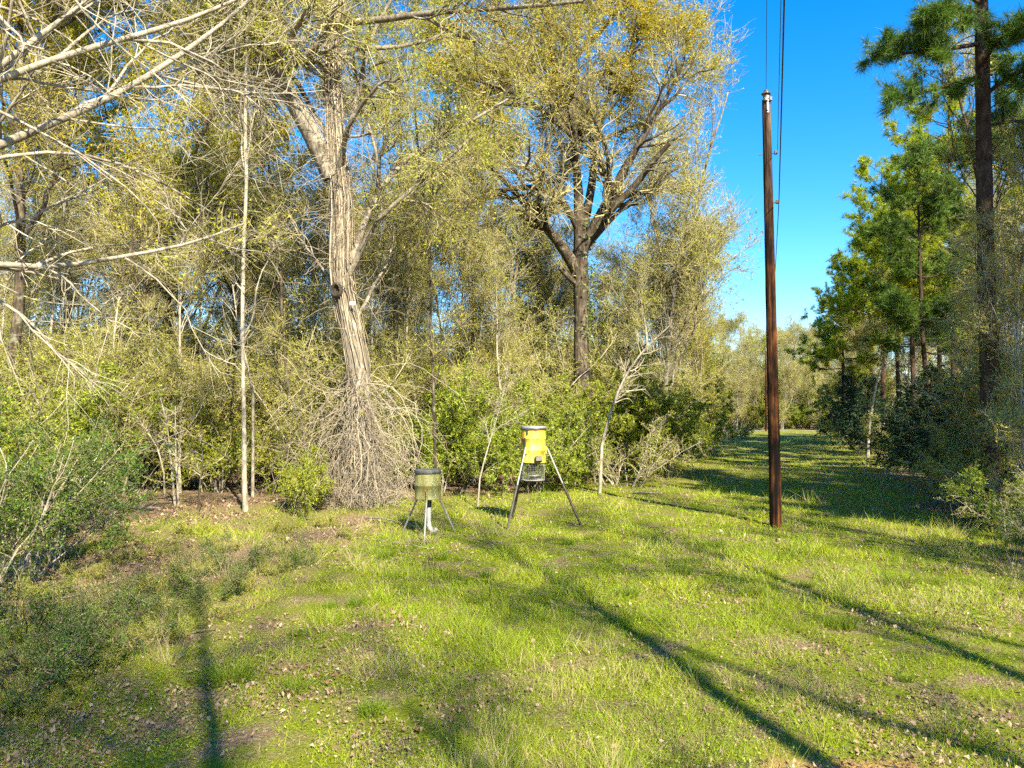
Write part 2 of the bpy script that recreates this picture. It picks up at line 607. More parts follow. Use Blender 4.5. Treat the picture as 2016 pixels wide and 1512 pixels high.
def kids(P, R, M_, t0, t1, Lr, ang, n, wob, trop, rr=0.6, rtip=0.3, tv=UP, rmin=0.004, Labs=None, fall=0.5):
    i, t, pos, tan, rad, L = sample_along(P, R, M_, t0, t1)
    perp = unit(np.cross(tan, rdir(M_)))
    a = np.radians(ang[0] + (ang[1] - ang[0]) * rng.random(M_))[:, None]
    d = tan * np.cos(a) + perp * np.sin(a)
    if Labs is not None:
        Ln = Labs[0] + (Labs[1] - Labs[0]) * rng.random(M_)
    else:
        Ln = L * (Lr[0] + (Lr[1] - Lr[0]) * rng.random(M_)) * (1 - fall * t)
    P2 = walk(pos, d, Ln, n, wob, trop, tv)
    r0 = np.maximum(rad * rr * (0.7 + 0.5 * rng.random(M_)), rmin)
    r0 = np.minimum(r0, np.maximum(rad * 0.95, rmin))
    R2 = np.maximum(r0[:, None] * np.linspace(1, rtip, n)[None, :], rmin * 0.5)
    return P2, R2


def smooth_path(pts, n):
    pts = np.asarray(pts, float)
    d = np.concatenate([[0], np.cumsum(np.linalg.norm(np.diff(pts, axis=0), axis=1))])
    s = np.linspace(0, d[-1], n)
    out = np.stack([np.interp(s, d, pts[:, k]) for k in range(3)], 1)
    for _ in range(2):
        out[1:-1] = out[1:-1] * 0.5 + (out[:-2] + out[2:]) * 0.25
    return out


def trunk_path(H, n=16, wob=0.03, lean=(0, 0), r0=0.2, rtop=0.03, flare=0.35):
    P = walk(np.zeros((1, 3)) - UP * 0.15, np.array([[lean[0], lean[1], 1.0]]), H + 0.15, n, wob, 0.03)
    t = np.linspace(0, 1, n)
    R = r0 + (rtop - r0) * t ** 0.9
    R = R * (1 + flare * np.exp(-t * n * 0.9))
    return P, R[None, :]


def leaf_points(P, M_, t0=0.1, t1=1.0, spread=0.03):
    R = np.zeros(P.shape[:2])
    _, _, pos, tan, _, _ = sample_along(P, R, M_, t0, t1)
    return pos + rng.normal(size=pos.shape) * spread, tan


def gen_decid(H=16, r0=0.2, t0=0.35, n1=14, n2=90, n3=600, n4=3500, nleaf=9000, leaf=0.06, spread=0.42,
              ang=(30, 65), trop=0.10, wob=0.18, twig_r=0.006, lean=(0, 0), leafmat='bud_olive', bark='bark_grey', twig='twig_tan',
              trunk=None, limbs=None, rhomb=False, leaf_hi=0.0, twigL=(0.35, 0.9), t2=0.25, leaf_out=None, tw=0.05):
    """A broad-leaved tree: returns builders of its trunk and its crown with their materials."""
    tb, cb = MB(), MB()
    if trunk is None:
        P0, R0 = trunk_path(H, 18, tw, lean, r0, 0.03)
    else:
        P0, R0 = trunk
    sides = 12
    tb.tubes(P0, R0, sides, 0, 0.05)
    P1, R1 = kids(P0, R0, n1, t0, 0.97, None, ang, 14, wob * 0.8, trop, 0.55, 0.25, Labs=(H * spread * 0.55, H * spread), rmin=0.02)
    if limbs is not None:
        P1 = np.concatenate([P1, limbs[0]])
        R1 = np.concatenate([R1, limbs[1]])
    tb.tubes(P1, R1, 7, 0, 0.04)
    P2, R2 = kids(P1, R1, n2, t2, 1.0, (0.3, 0.6), (25, 65), 9, wob, trop * 0.7, 0.6, 0.3, rmin=0.011)
    tb.tubes(P2, R2, 5, 0)
    P3, R3 = kids(P2, R2, n3, 0.2, 1.0, (0.35, 0.7), (20, 65), 6, wob * 1.1, trop * 0.5, 0.6, 0.35, rmin=0.007)
    cb.tubes(P3, R3, 3, 0)
    P4, R4 = kids(P3, R3, n4, 0.15, 1.0, None, (20, 70), 3, wob * 1.2, trop * 0.4, 0.6, 0.4, Labs=twigL, rmin=twig_r)
    cb.tubes(P4, R4, 3, 0)
    if nleaf:
        C, D = leaf_points(P4, nleaf, 0.2, 1.0, 0.05)
        if leaf_hi > 0:      # leafing out first towards the top of the crown
            zt = P4[..., 2].max()
            keep = rng.random(len(C)) < np.clip((C[:, 2] / zt - leaf_hi) * 3, 0.12, 1)
            C = C[keep]
        if leaf_out is not None:      # and towards the outside
            c0, rad = leaf_out
            keep = rng.random(len(C)) < np.clip((np.linalg.norm((C - np.array(c0)) * np.array([1, .8, .8]), axis=1) / rad - 0.35) * 2.0, 0.04, 1)
            C = C[keep]
        cl = vnoise(C[:, 0] + C[:, 2] * 0.7, C[:, 1] + C[:, 2] * 0.9, 0.85, 51)
        keep = rng.random(len(C)) < np.clip(cl * 3.6 - 1.05, 0.05, 1)
        C = C[keep]
        cb.leaves(C, leaf * (0.6 + 0.8 * rng.random(len(C))), 0.6, 1, rhomb)
    return tb, cb, M[bark], [M[twig], M[leafmat]]


def pine_tufts(mb, C, D, L=0.2, k=26, w=0.010, mat=1):
    N = len(C)
    Ck = np.repeat(C, k, 0)
    Dk = np.repeat(unit(D), k, 0)
    d = unit(Dk * 0.75 + rdir(N * k) * 1.0)
    Ck = Ck - Dk * (rng.random((N * k, 1)) * 0.16)
    b_ = unit(np.cross(d, rdir(N * k))) * w / 2
    Lk = L * (0.7 + 0.5 * rng.random((N * k, 1)))
    tip = Ck + d * Lk
    tip[:, 2] -= 0.02
    V = np.stack([Ck - b_, Ck + b_, tip], 1)
    rnd = np.clip(np.repeat(rng.random(N), k) * 0.6 + rng.random(N * k) * 0.4, 0, 1)
    mb.add(V, np.arange(N * k * 3).reshape(-1, 3), mat, rnd, smooth=False)


def gen_pine(H=18, r0=0.22, t0=0.5, n1=36, n2=240, ntuft=1500, k=24, L=0.22, w=0.012, spread=0.2, mat='needle_sun', dead=14):
    tb, cb = MB(), MB()
    P0, R0 = trunk_path(H, 20, 0.012, (0, 0), r0, 0.03, 0.2)
    tb.tubes(P0, R0, 12, 0, 0.05)
    if dead:
        Pd, Rd = kids(P0, R0, dead, 0.15, t0 + 0.1, None, (65, 100), 6, 0.12, -0.01, 0.16, 0.3, Labs=(0.5, 2.2), rmin=0.012)
        tb.tubes(Pd, Rd, 4, 0)
    i, t, pos, tan, rad, _ = sample_along(P0, R0, n1, t0, 0.985)
    az = rng.random(n1) * 2 * np.pi
    el = np.radians(-8 + 55 * ((t - t0) / (1 - t0)) ** 1.5 + rng.normal(size=n1) * 8)
    d = np.stack([np.cos(az) * np.cos(el), np.sin(az) * np.cos(el), np.sin(el)], 1)
    Ln = H * spread * (0.35 + 0.75 * (1 - (t - t0) / (1 - t0)) ** 0.8) * (0.6 + 0.5 * rng.random(n1))
    P1 = walk(pos, d, Ln, 9, 0.12, 0.06)
    R1 = (rad * 0.35 + 0.01)[:, None] * np.linspace(1, 0.25, 9)[None, :]
    tb.tubes(P1, R1, 5, 0)
    P2, R2 = kids(P1, R1, n2, 0.25, 1.0, (0.25, 0.55), (25, 65), 6, 0.15, 0.10, 0.5, 0.4, rmin=0.009)
    cb.tubes(P2, R2, 4, 0)
    C, D = leaf_points(P2, ntuft, 0.3, 1.0, 0.10)
    pine_tufts(cb, C, D + UP * 0.35, L, k, w)
    return tb, cb, M['bark_pine'], [M['twig_dark'], M[mat]]


def gen_cedar(H=5, W=1.5, n=9000):
    tb, cb = MB(), MB()
    P0, R0 = trunk_path(H, 10, 0.02, (0, 0), 0.07, 0.015)
    tb.tubes(P0, R0, 7, 0, 0.04)
    i, t, pos, tan, rad, _ = sample_along(P0, R0, 130, 0.06, 0.98)
    az = rng.random(130) * 2 * np.pi
    d = np.stack([np.cos(az), np.sin(az), 0.15 + 0.7 * t], 1)
    P1 = walk(pos, d, W * (1.05 - t) ** 0.7 * (0.7 + 0.5 * rng.random(130)) + 0.15, 7, 0.15, 0.03)
    R1 = 0.014 * np.linspace(1, 0.3, 7)[None, :] * np.ones((130, 1))
    tb.tubes(P1, R1, 4, 0)
    P2, R2 = kids(P1, R1, 900, 0.15, 1, (0.3, 0.6), (30, 70), 5, 0.2, 0.05, 0.5, 0.4, rmin=0.004)
    cb.tubes(P2, R2, 3, 0)
    C, D = leaf_points(P2, n, 0.1, 1, 0.05)
    cb.leaves(C, 0.13 * (0.6 + 0.8 * rng.random(len(C))), 0.35, 1, False, D=D)
    return tb, cb, M['bark_pine'], [M['twig_dark'], M['cedar']]


def gen_bush(H=4, W=2.2, nstem=9, n2=120, n3=1100, nleaf=9000, leaf=0.045, leafmat='privet', bark='bark_grey', twig='twig_tan',
             droop=0.0, stem_r=0.03, rhomb=True, twig_r=0.004, t2=0.2):
    tb, cb = MB(), MB()
    a = rng.random(nstem) * 2 * np.pi
    r = rng.random(nstem) ** 0.7 * W * 0.28
    p0 = np.stack([np.cos(a) * r, np.sin(a) * r, np.full(nstem, -0.08)], 1)
    d = np.stack([np.cos(a) * W / H * 0.7, np.sin(a) * W / H * 0.7, np.ones(nstem)], 1) + rng.normal(size=(nstem, 3)) * 0.12
    P0 = walk(p0, d, H * (0.7 + 0.4 * rng.random(nstem)), 12, 0.12, 0.02 - droop)
    R0 = stem_r * (0.6 + 0.7 * rng.random((nstem, 1))) * np.linspace(1, 0.25, 12)[None, :]
    tb.tubes(P0, R0, 6, 0, 0.04)
    P1, R1 = kids(P0, R0, n2, t2, 1, (0.25, 0.5), (25, 75), 8, 0.2, 0.03 - droop, 0.6, 0.3, rmin=0.007)
    cb.tubes(P1, R1, 4, 0)
    P2, R2 = kids(P1, R1, n3, 0.1, 1, (0.25, 0.6), (25, 80), 4, 0.25, 0.02 - droop, 0.6, 0.4, rmin=twig_r)
    cb.tubes(P2, R2, 3, 0)
    if nleaf:
        C, D = leaf_points(P2, nleaf, 0.1, 1, 0.03)
        cb.leaves(C, leaf * (0.6 + 0.8 * rng.random(len(C))), 0.5, 1, rhomb, 0.3)
    return tb, cb, M[bark], [M[twig], M[leafmat]]


class Kind:
    """A kind of plant: its meshes, shared by every individual."""

    def __init__(self, gen, stem_name, crown_name):
        tb, cb, bm, cm = gen
        self.s, self.c = stem_name, crown_name
        self.sm = tb.mesh(stem_name, [bm])
        self.cm = cb.mesh(crown_name, cm)

    def place(self, name, x, y, label, cat, group=None, rz=None, sc=1.0, tilt=0.0):
        z = float(ground_z(x, y))
        root = empty(name, (x, y, z), rng.random() * 6.28 if rz is None else rz, sc)
        if tilt:
            root.rotation_euler[0] = rng.normal() * tilt
            root.rotation_euler[1] = rng.normal() * tilt
        for nm, me in ((self.s, self.sm), (self.c, self.cm)):
            o = bpy.data.objects.new(nm, me)
            COL.objects.link(o)
            o.parent = root
        tag(root, label, cat, group)
        return root


def one_off(gen, name, loc, label, cat, group=None, rz=0.0, stem='trunk', crown='crown'):
    tb, cb, bm, cm = gen
    root = empty(name, loc, rz)
    tb.build(stem, [bm], root)
    cb.build(crown, cm, root)
    tag(root, label, cat, group)
    return root


# ------------------------------------------------------------------ the two great trees and the tree whose limbs reach in from the left
def traced(base, pts, rads, n=14):
    """pts: (px, py, distance) along a limb; rads: radii at both ends."""
    P = smooth_path([pt(*p) for p in pts], n) - base
    return P, np.linspace(rads[0], rads[1], n)


def limb_set(base, specs, n=14):
    Ps, Rs = zip(*[traced(base, p, r, n) for p, r in specs])
    return np.stack(Ps), np.stack(Rs)


def tree_vine_clad():
    D = 20.5
    base = np.array([gx(712, D), D, float(ground_z(gx(712, D), D))])
    path = [(718, 1006, D), (714, 850, D), (708, 740, D), (699, 680, D), (682, 610, D), (666, 545, D), (672, 470, D), (676, 400, D), (662, 330, D),
            (658, 200, D), (651, 110, D + .2), (664, 0, D + .3), (672, -120, D + .4), (690, -260, D + .4)]
    P0 = smooth_path([pt(*p) for p in path], 34) - base
    zz = P0[:, 2]
    R0 = np.interp(zz, [0, 1, 3.5, 5.5, 8, 10, 13.7, 17.5], [.46, .37, .30, .24, .21, .17, .12, .05])[None, :]
    limbs = limb_set(base, [
        ([(656, 350, D), (628, 290, D), (590, 215, D - .3), (540, 135, D - .6), (480, 60, D - .9), (430, 0, D - 1.2), (380, -90, D - 1.5), (330, -200, D - 2)], (.30, .11)),
        ([(660, 45, D), (740, 42, D - .5), (830, 26, D - 1), (900, 22, D - 1.5), (990, 15, D - 2), (1060, 12, D - 2.4), (1150, 2, D - 3)], (.11, .04)),
        ([(690, 520, D), (730, 400, D + .4), (770, 335, D + .7), (830, 290, D + 1), (900, 255, D + 1.4), (1000, 195, D + 2)], (.12, .035)),
        ([(688, 540, D), (735, 440, D - .4), (790, 390, D - .8), (860, 330, D - 1.2), (940, 262, D - 1.6)], (.09, .03)),
        ([(672, 300, D), (700, 210, D + .6), (718, 120, D + 1.0), (735, 60, D + 1.3), (770, 0, D + 1.6)], (.10, .05)),
        ([(676, 590, D), (650, 545, D + .5), (610, 500, D + 1), (570, 430, D + 1.6), (555, 360, D + 2.2)], (.05, .02)),
        ([(690, 640, D), (720, 600, D + .4), (735, 560, D + .9), (765, 520, D + 1.4), (778, 450, D + 1.8)], (.06, .02)),
    ])
    gen = gen_decid(H=17, n1=8, n2=120, n3=800, n4=5800, nleaf=40000, leaf=0.07, t0=0.45, spread=0.4, trop=0.02, wob=0.2, twig_r=0.0055,
                    bark='bark_grey', twig='twig_olive', leafmat='bud_olive', trunk=(P0[None], R0), limbs=limbs, twigL=(.4, 1.2))
    root = one_off(gen, 'vine_clad_tree', tuple(base), 'big grey forked tree with vine-covered trunk behind the green barrel feeder', 'tree')
    # vines climbing the trunk
    v = MB()
    N = 260
    k0 = 0.18 + rng.random(N) * 0.42
    n = 18
    az = rng.random(N) * 2 * np.pi
    ts = k0[:, None] + (0.25 + 0.55 * rng.random(N))[:, None] * np.linspace(0, 1, n)[None, :]
    ts = np.clip(ts, 0, 0.98) * (len(P0) - 1)
    ki = np.minimum(ts.astype(int), len(P0) - 2)
    u = (ts - ki)[..., None]
    C = P0[ki] * (1 - u) + P0[ki + 1] * u
    rr = R0[0][ki] * (1 - u[..., 0]) + R0[0][ki + 1] * u[..., 0]
    wv = np.cumsum(rng.normal(size=(N, n)) * 0.10, axis=1)
    off = rr + 0.01 + 0.04 * rng.random((N, n)) ** 2 + 0.12 * (rng.random((N, 1)) ** 5)
    P = C + np.stack([np.cos(az[:, None] + wv) * off, np.sin(az[:, None] + wv) * off, rng.normal(size=(N, n)) * 0.03], -1)
    v.tubes(P, (0.006 + 0.016 * rng.random((N, 1)) ** 2) * np.ones((1, n)), 3, 0)
    # loose strands standing off the trunk
    ii = rng.integers(0, N, 900)
    kk = rng.integers(2, n - 2, 900)
    p0 = P[ii, kk]
    Pl = walk(p0, unit(p0 - C[ii, kk]) + UP * rng.normal(size=(900, 1)) * 0.7, 0.4 + 1.3 * rng.random(900) ** 2, 6, 0.3, -0.06)
    v.tubes(Pl, 0.0055 * np.ones((900, 6)), 3, 0)
    v.build('climbing_vines', M['vine'], root)
    # knot hole and the small white tag
    kh = MB()
    c = pt(661, 570, D - 0.40) - base
    a = np.linspace(0, 2 * np.pi, 13)
    ring = np.stack([np.stack([c[0] + 0.13 * s * np.cos(a[:-1]), np.full(12, c[1] + dy), c[2] + 0.17 * s * np.sin(a[:-1])], 1)
                     for s, dy in ((1.35, .10), (1.15, -.02), (0.9, -.03), (.75, .08), (.1, .12))])
    q = [(i * 12 + j, i * 12 + (j + 1) % 12, (i + 1) * 12 + (j + 1) % 12, (i + 1) * 12 + j) for i in range(4) for j in range(12)]
    kh.add(ring, q)
    tag(kh.build('knothole', M['rot'], root), 'dark rotted knot hole in the trunk')
    tg = MB()
    c = pt(694, 597, D - 0.43) - base
    tg.box(c, (.14, .012, .09))
    tag(tg.build('paper_tag', M['white_paint'], root), 'small white tag fixed to the trunk')
    return base, P0, R0


def vine_tangle(base, P0, R0):
    v = MB()
    N = 430
    h = 0.5 + 3.3 * rng.random(N) ** 1.5
    c = np.stack([np.interp(h, P0[:, 2], P0[:, k]) for k in range(3)], 1)
    rr = np.interp(h, P0[:, 2], R0[0])
    bunch = rng.random(9) * 2 * np.pi
    az = bunch[rng.integers(0, 9, N)] + rng.normal(size=N) * 0.35
    o = np.stack([np.cos(az), np.sin(az), np.zeros(N)], 1)
    p0 = c + o * (rr + 0.02)[:, None]
    d = o * (0.08 + 0.62 * rng.random((N, 1)) ** 1.4) - UP * rng.random((N, 1)) * 0.9 + rng.normal(size=(N, 3)) * 0.4
    L = h * (0.8 + 0.5 * rng.random(N))
    P = walk(p0, d, L, 10, 0.3, -0.22)
    P[..., 2] = np.maximum(P[..., 2], 0.02 + 0.05 * rng.random(P.shape[:2]))
    v.tubes(P, (0.005 + 0.010 * rng.random((N, 1)) ** 2) * np.linspace(1, .6, 10)[None, :], 3, 0)
    # loose canes leaning every way
    N2 = 230
    az = rng.random(N2) * 2 * np.pi
    r = 0.3 + 0.95 * rng.random(N2)
    p0 = np.stack([np.cos(az) * r - 0.25, np.sin(az) * r, np.zeros(N2)], 1)
    d = np.stack([np.cos(az) * .1 - .15, np.sin(az) * .1, np.ones(N2)], 1) + rng.normal(size=(N2, 3)) * .7
    d[:, 2] = np.abs(d[:, 2]) + .2
    P2 = walk(p0, d, .5 + 2.2 * rng.random(N2) ** 1.7, 9, 0.26, 0.0)
    P2[..., 2] = np.maximum(P2[..., 2], 0.01)
    v.tubes(P2, 0.008 * np.linspace(1, .4, 9)[None, :] * np.ones((N2, 1)), 3, 0)
    P3, R3 = kids(P2, 0.006 * np.ones(P2.shape[:2]), 1900, 0.1, 1, None, (25, 90), 4, 0.3, -0.05, .8, .5, Labs=(.2, .7), rmin=.0045)
    v.tubes(P3, R3, 3, 0)
    P4, R4 = kids(P, 0.006 * np.ones(P.shape[:2]), 1300, 0.1, .9, None, (25, 100), 4, 0.3, -0.05, .8, .5, Labs=(.2, .6), rmin=.004)
    v.tubes(P4, R4, 3, 0)
    o = v.build('vine_tangle', M['vine'])
    o.location = tuple(base)
    tag(o, 'skirt of dry pale vines hanging round the foot of the big forked tree', 'vines')


def tree_spreading():
    D = 31.0
    base = np.array([gx(1152, D), D, float(ground_z(gx(1152, D), D))])
    path = [(1154, 930, D), (1149, 800, D), (1143, 690, D), (1146, 640, D), (1144, 560, D), (1143, 480, D), (1141, 430, D), (1137, 350, D), (1131, 280, D),
            (1128, 200, D), (1132, 100, D), (1140, 0, D), (1152, -60, D)]
    P0 = smooth_path([pt(*p) for p in path], 30) - base
    R0 = np.interp(P0[:, 2], [0, 1, 6, 8.5, 10.5, 11.5, 14, 17, 21], [.55, .39, .32, .33, .26, .19, .15, .10, .04])[None, :]
    limbs = limb_set(base, [
        ([(1140, 540, D), (1105, 482, D - .5), (1070, 440, D - 1), (1030, 398, D - 1.6), (985, 345, D - 2.2), (930, 290, D - 3)], (.27, .06)),
        ([(1140, 455, D), (1120, 410, D - .4), (1090, 375, D - 1), (1050, 366, D - 1.6), (990, 372, D - 2.4), (920, 395, D - 3.2), (860, 432, D - 4)], (.17, .04)),
        ([(1148, 490, D), (1195, 400, D - .3), (1225, 340, D - .6), (1260, 280, D - 1), (1300, 215, D - 1.3), (1340, 140, D - 1.6)], (.27, .05)),
        ([(1155, 480, D), (1205, 410, D - .8), (1250, 368, D - 1.4), (1290, 312, D - 2), (1318, 283, D - 2.4)], (.20, .09)),
        ([(1148, 450, D), (1165, 380, D + .4), (1170, 310, D + .8), (1176, 250, D + 1), (1200, 180, D + 1.3), (1245, 100, D + 1.8)], (.22, .05)),
        ([(1131, 275, D), (1090, 232, D - .6), (1040, 197, D - 1.2), (970, 165, D - 2), (900, 150, D - 3)], (.15, .04)),
        ([(1152, 490, D), (1230, 402, D + 1), (1290, 355, D + 2), (1345, 325, D + 3)], (.13, .04)),
        ([(1138, 562, D), (1118, 545, D - .3), (1100, 526, D - .6)], (.13, .09)),
        ([(1140, 622, D), (1112, 625, D - .4), (1099, 655, D - .7)], (.06, .03)),
        ([(1132, 110, D), (1185, 60, D - .6), (1230, 0, D - 1), (1260, -60, D - 1.4)], (.13, .05)),
        ([(1130, 200, D), (1180, 145, D + .6), (1260, 95, D + 1.2), (1340, 60, D + 2)], (.14, .04)),
        ([(1132, 120, D), (1090, 50, D - 1), (1040, -20, D - 2), (990, -70, D - 3)], (.12, .04)),
        ([(1129, 180, D), (1080, 110, D + 1), (1010, 60, D + 2), (930, 30, D + 3)], (.12, .04)),
    ])
    gen = gen_decid(H=21, n1=10, n2=240, n3=1600, n4=11500, nleaf=330000, leaf=0.075, t0=0.6, spread=0.30, trop=0.05, wob=0.18, twig_r=0.007,
                    bark='bark_dark', twig='twig_olive', leafmat='bud_yellow', trunk=(P0[None], R0), limbs=limbs, twigL=(.4, 1.1), leaf_hi=0.36, leaf_out=((0, 0, 10), 9.5))
    root = one_off(gen, 'spreading_tree', tuple(base), 'large dark-trunked tree with many rising limbs and yellow buds behind the yellow feeder', 'tree')
    iv = MB()
    N = 260
    h = 5.5 + 5.0 * rng.random(N)
    c = np.stack([np.interp(h, P0[:, 2], P0[:, k]) for k in range(3)], 1)
    az = rng.normal(size=N) * 0.9 - 0.4
    rr = np.interp(h, P0[:, 2], R0[0]) + 0.05 + rng.random(N) ** 2 * 0.7 * np.exp(-((h - 8.7) / 1.2) ** 2)
    C = c + np.stack([np.cos(az) * rr, np.sin(az) * rr, np.zeros(N)], 1)
    iv.leaves(C, 0.12 * (.6 + .7 * rng.random(N)), .8, 0, True)
    iv.build('ivy', M['privet_deep'], root)


def tree_left_reaching():
    D = 9.5
    base = np.array([-11.0, D, 0.0])
    P0, R0 = trunk_path(14, 16, 0.03, (0.05, 0.0), 0.28, 0.06)

    limbs = limb_set(base, [
        ([(-640, 420, 9.6), (-250, 262, 9.8), (0, 155, 10), (140, 100, 10.2), (245, 76, 10.4), (330, 56, 10.6), (440, 20, 10.8), (520, -30, 11)], (.085, .022)),
        ([(-640, 400, 9.6), (-150, 235, 9.2), (0, 145, 9.2), (60, 72, 9.3), (130, 32, 9.4), (190, 0, 9.5), (270, -70, 9.6)], (.08, .022)),
        ([(-640, 520, 9.8), (-150, 352, 10.5), (0, 282, 11), (90, 246, 11.2), (220, 200, 11.5), (300, 145, 11.8), (400, 80, 12), (490, 12, 12.2), (550, -60, 12.4)], (.10, .022)),
        ([(-600, 560, 10), (-100, 505, 11.5), (0, 520, 12), (115, 541, 12.3), (200, 506, 12.6), (320, 495, 13), (400, 478, 13.3), (480, 440, 13.6)], (.08, .018)),
        ([(-600, 480, 10), (-80, 330, 12), (20, 300, 12.3), (110, 292, 12.6), (200, 300, 13), (300, 345, 13.4), (420, 420, 14)], (.06, .012)),
        ([(300, 145, 11.8), (400, 170, 12.2), (480, 182, 12.5), (560, 185, 12.8), (640, 178, 13)], (.02, .007)),
        ([(140, 235, 11.3), (240, 250, 11.6), (330, 255, 11.8), (410, 285, 12)], (.02, .006)),
        ([(0, 560, 12), (60, 590, 12), (130, 600, 12.2), (210, 598, 12.4)], (.012, .006)),
    ])
    # limb ends leave from the trunk
    gen = gen_decid(H=14, n1=6, n2=70, n3=430, n4=1900, nleaf=0, t0=0.35, spread=0.5, trop=-0.03, wob=0.14, twig_r=0.0042,
                    bark='bark_pale', twig='twig_pale', trunk=(P0, R0), limbs=limbs, twigL=(.3, 1.0), ang=(45, 85), t2=0.35)
    one_off(gen, 'reaching_tree', tuple(base), 'bare pale tree whose long limbs reach in across the upper left corner', 'tree')


M['rot'] = plain_mat('rotten_wood', [(0.3, (.01, .008, .006)), (0.7, (.06, .045, .03))], 9, 0.95)
M['white_paint'] = plain_mat('white_paint', [(0.3, (.70, .70, .68)), (0.7, (.82, .82, .80))], 5, 0.6)
A = tree_vine_clad()
vine_tangle(*A)
tree_spreading()
tree_left_reaching()

# ------------------------------------------------------------------ kinds of tree and shrub
K = {}
K['oak1'] = Kind(gen_decid(H=18, r0=.19, n1=15, n2=110, n3=750, n4=5000, nleaf=95000, leaf=.09, spread=.38, leafmat='bud_yellow', bark='bark_dark', leaf_hi=.35, twig_r=.007, twig='twig_olive'), 'trunk', 'crown')
K['oak2'] = Kind(gen_decid(H=17, r0=.18, t0=.28, n1=13, n2=100, n3=700, n4=4800, nleaf=85000, leaf=.085, spread=.42, leafmat='bud_yellow', bark='bark_dark', leaf_hi=.3, twig_r=.007, ang=(25, 55), twig='twig_olive'), 'trunk', 'crown')
K['olive1'] = Kind(gen_decid(H=15, r0=.12, t0=.25, n1=15, n2=100, n3=700, n4=5200, nleaf=36000, leaf=.075, spread=.34, leafmat='bud_olive', bark='bark_grey', twig='twig_olive', twig_r=.007), 'trunk', 'crown')
K['bare1'] = Kind(gen_decid(H=15, r0=.11, t0=.15, n1=18, n2=130, n3=900, n4=5500, nleaf=14000, leaf=.08, spread=.40, leafmat='bud_olive', bark='bark_grey', twig='twig_olive', ang=(18, 40), trop=.16, twig_r=.007), 'trunk', 'crown')
K['bare2'] = Kind(gen_decid(H=14, r0=.10, t0=.3, n1=14, n2=90, n3=650, n4=4400, nleaf=14000, leaf=.08, spread=.34, leafmat='bud_olive', bark='bark_pale', twig='twig_olive', ang=(25, 55), trop=.10, twig_r=.007), 'trunk', 'crown')
K['green1'] = Kind(gen_decid(H=12, r0=.12, t0=.2, n1=14, n2=90, n3=600, n4=3200, nleaf=42000, leaf=.11, spread=.36, leafmat='spring_green', bark='bark_grey', twig='twig_tan', twig_r=.006), 'trunk', 'crown')
K['slim1'] = Kind(gen_decid(H=13, r0=.05, t0=.22, n1=13, n2=60, n3=300, n4=1300, nleaf=5000, leaf=.08, spread=.22, leafmat='bud_olive', bark='bark_pale', twig='twig_pale', twig_r=.005, tw=.032), 'trunk', 'crown')
K['pine1'] = Kind(gen_pine(18, .20, .40, 44, 460, 3600, 20, .34, .030, .25), 'trunk', 'crown')
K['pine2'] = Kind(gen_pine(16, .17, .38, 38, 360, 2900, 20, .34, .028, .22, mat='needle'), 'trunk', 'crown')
K['cedar'] = Kind(gen_cedar(5, 1.5, 12000), 'trunk', 'crown')
K['privet1'] = Kind(gen_bush(4.0, 2.6, 11, 150, 1700, 24000, .08, 'privet', twig='twig_olive', droop=.01, rhomb=False), 'stems', 'foliage')
K['privet2'] = Kind(gen_bush(3.2, 2.6, 10, 130, 1500, 22000, .07, 'privet', twig='twig_olive', droop=.02, rhomb=False), 'stems', 'foliage')
K['brush1'] = Kind(gen_bush(4.4, 3.0, 14, 170, 2300, 15000, .07, 'brush_leaf', twig='twig_olive', droop=.02, twig_r=.005, rhomb=False), 'stems', 'foliage')
K['brush2'] = Kind(gen_bush(3.2, 2.8, 16, 180, 1500, 8000, .055, 'brush_leaf', bark='bark_pale', twig='twig_pale', droop=.05, twig_r=.006), 'stems', 'foliage')
K['spring'] = Kind(gen_bush(3.6, 2.4, 9, 130, 1000, 26000, .085, 'spring_green', twig='twig_tan', droop=.01, rhomb=False), 'stems', 'foliage')
K['near'] = Kind(gen_bush(3.3, 2.2, 16, 150, 1300, 20000, .048, 'privet_deep', bark='bark_pale', twig='twig_tan', stem_r=.022, t2=.3), 'stems', 'foliage')
K['shade'] = Kind(gen_decid(H=15, r0=.22, t0=.5, n1=11, n2=50, n3=230, n4=900, nleaf=0, spread=.3, bark='bark_grey', twig='twig_tan', twig_r=.006), 'trunk', 'crown')
K['whip'] = Kind(gen_decid(H=10, r0=.055, t0=.1, n1=22, n2=120, n3=750, n4=3200, nleaf=11000, leaf=.07, spread=.36, leafmat='bud_olive', bark='bark_pale', twig='twig_olive', ang=(15, 42), trop=.10, twig_r=.006, wob=.2), 'trunk', 'crown')
K['tangle'] = Kind(gen_bush(5.2, 3.0, 16, 200, 2600, 13000, .06, 'brush_leaf', bark='bark_pale', twig='twig_olive', droop=.02, twig_r=.006, rhomb=False), 'stems', 'foliage')
K['slim2'] = Kind(gen_decid(H=13, r0=.05, t0=.22, n1=13, n2=60, n3=300, n4=1300, nleaf=3000, leaf=.08, spread=.22, leafmat='bud_olive', bark='bark_dark', twig='twig_olive', twig_r=.005, tw=.032), 'trunk', 'crown')
K['herb'] = Kind(gen_bush(.7, 1.0, 20, 130, 900, 6000, .026, 'brush_leaf', bark='bark_dark', twig='twig_olive', stem_r=.006, twig_r=.002), 'stems', 'foliage')
K['low'] = Kind(gen_bush(.9, 1.1, 16, 110, 800, 6500, .026, 'privet_deep', bark='bark_dark', twig='twig_tan', stem_r=.008, twig_r=.0022), 'stems', 'foliage')


def put(kind, name, px, D, label, cat, group=None, **kw):
    return K[kind].place(name, gx(px, D), D, label, cat, group, **kw)


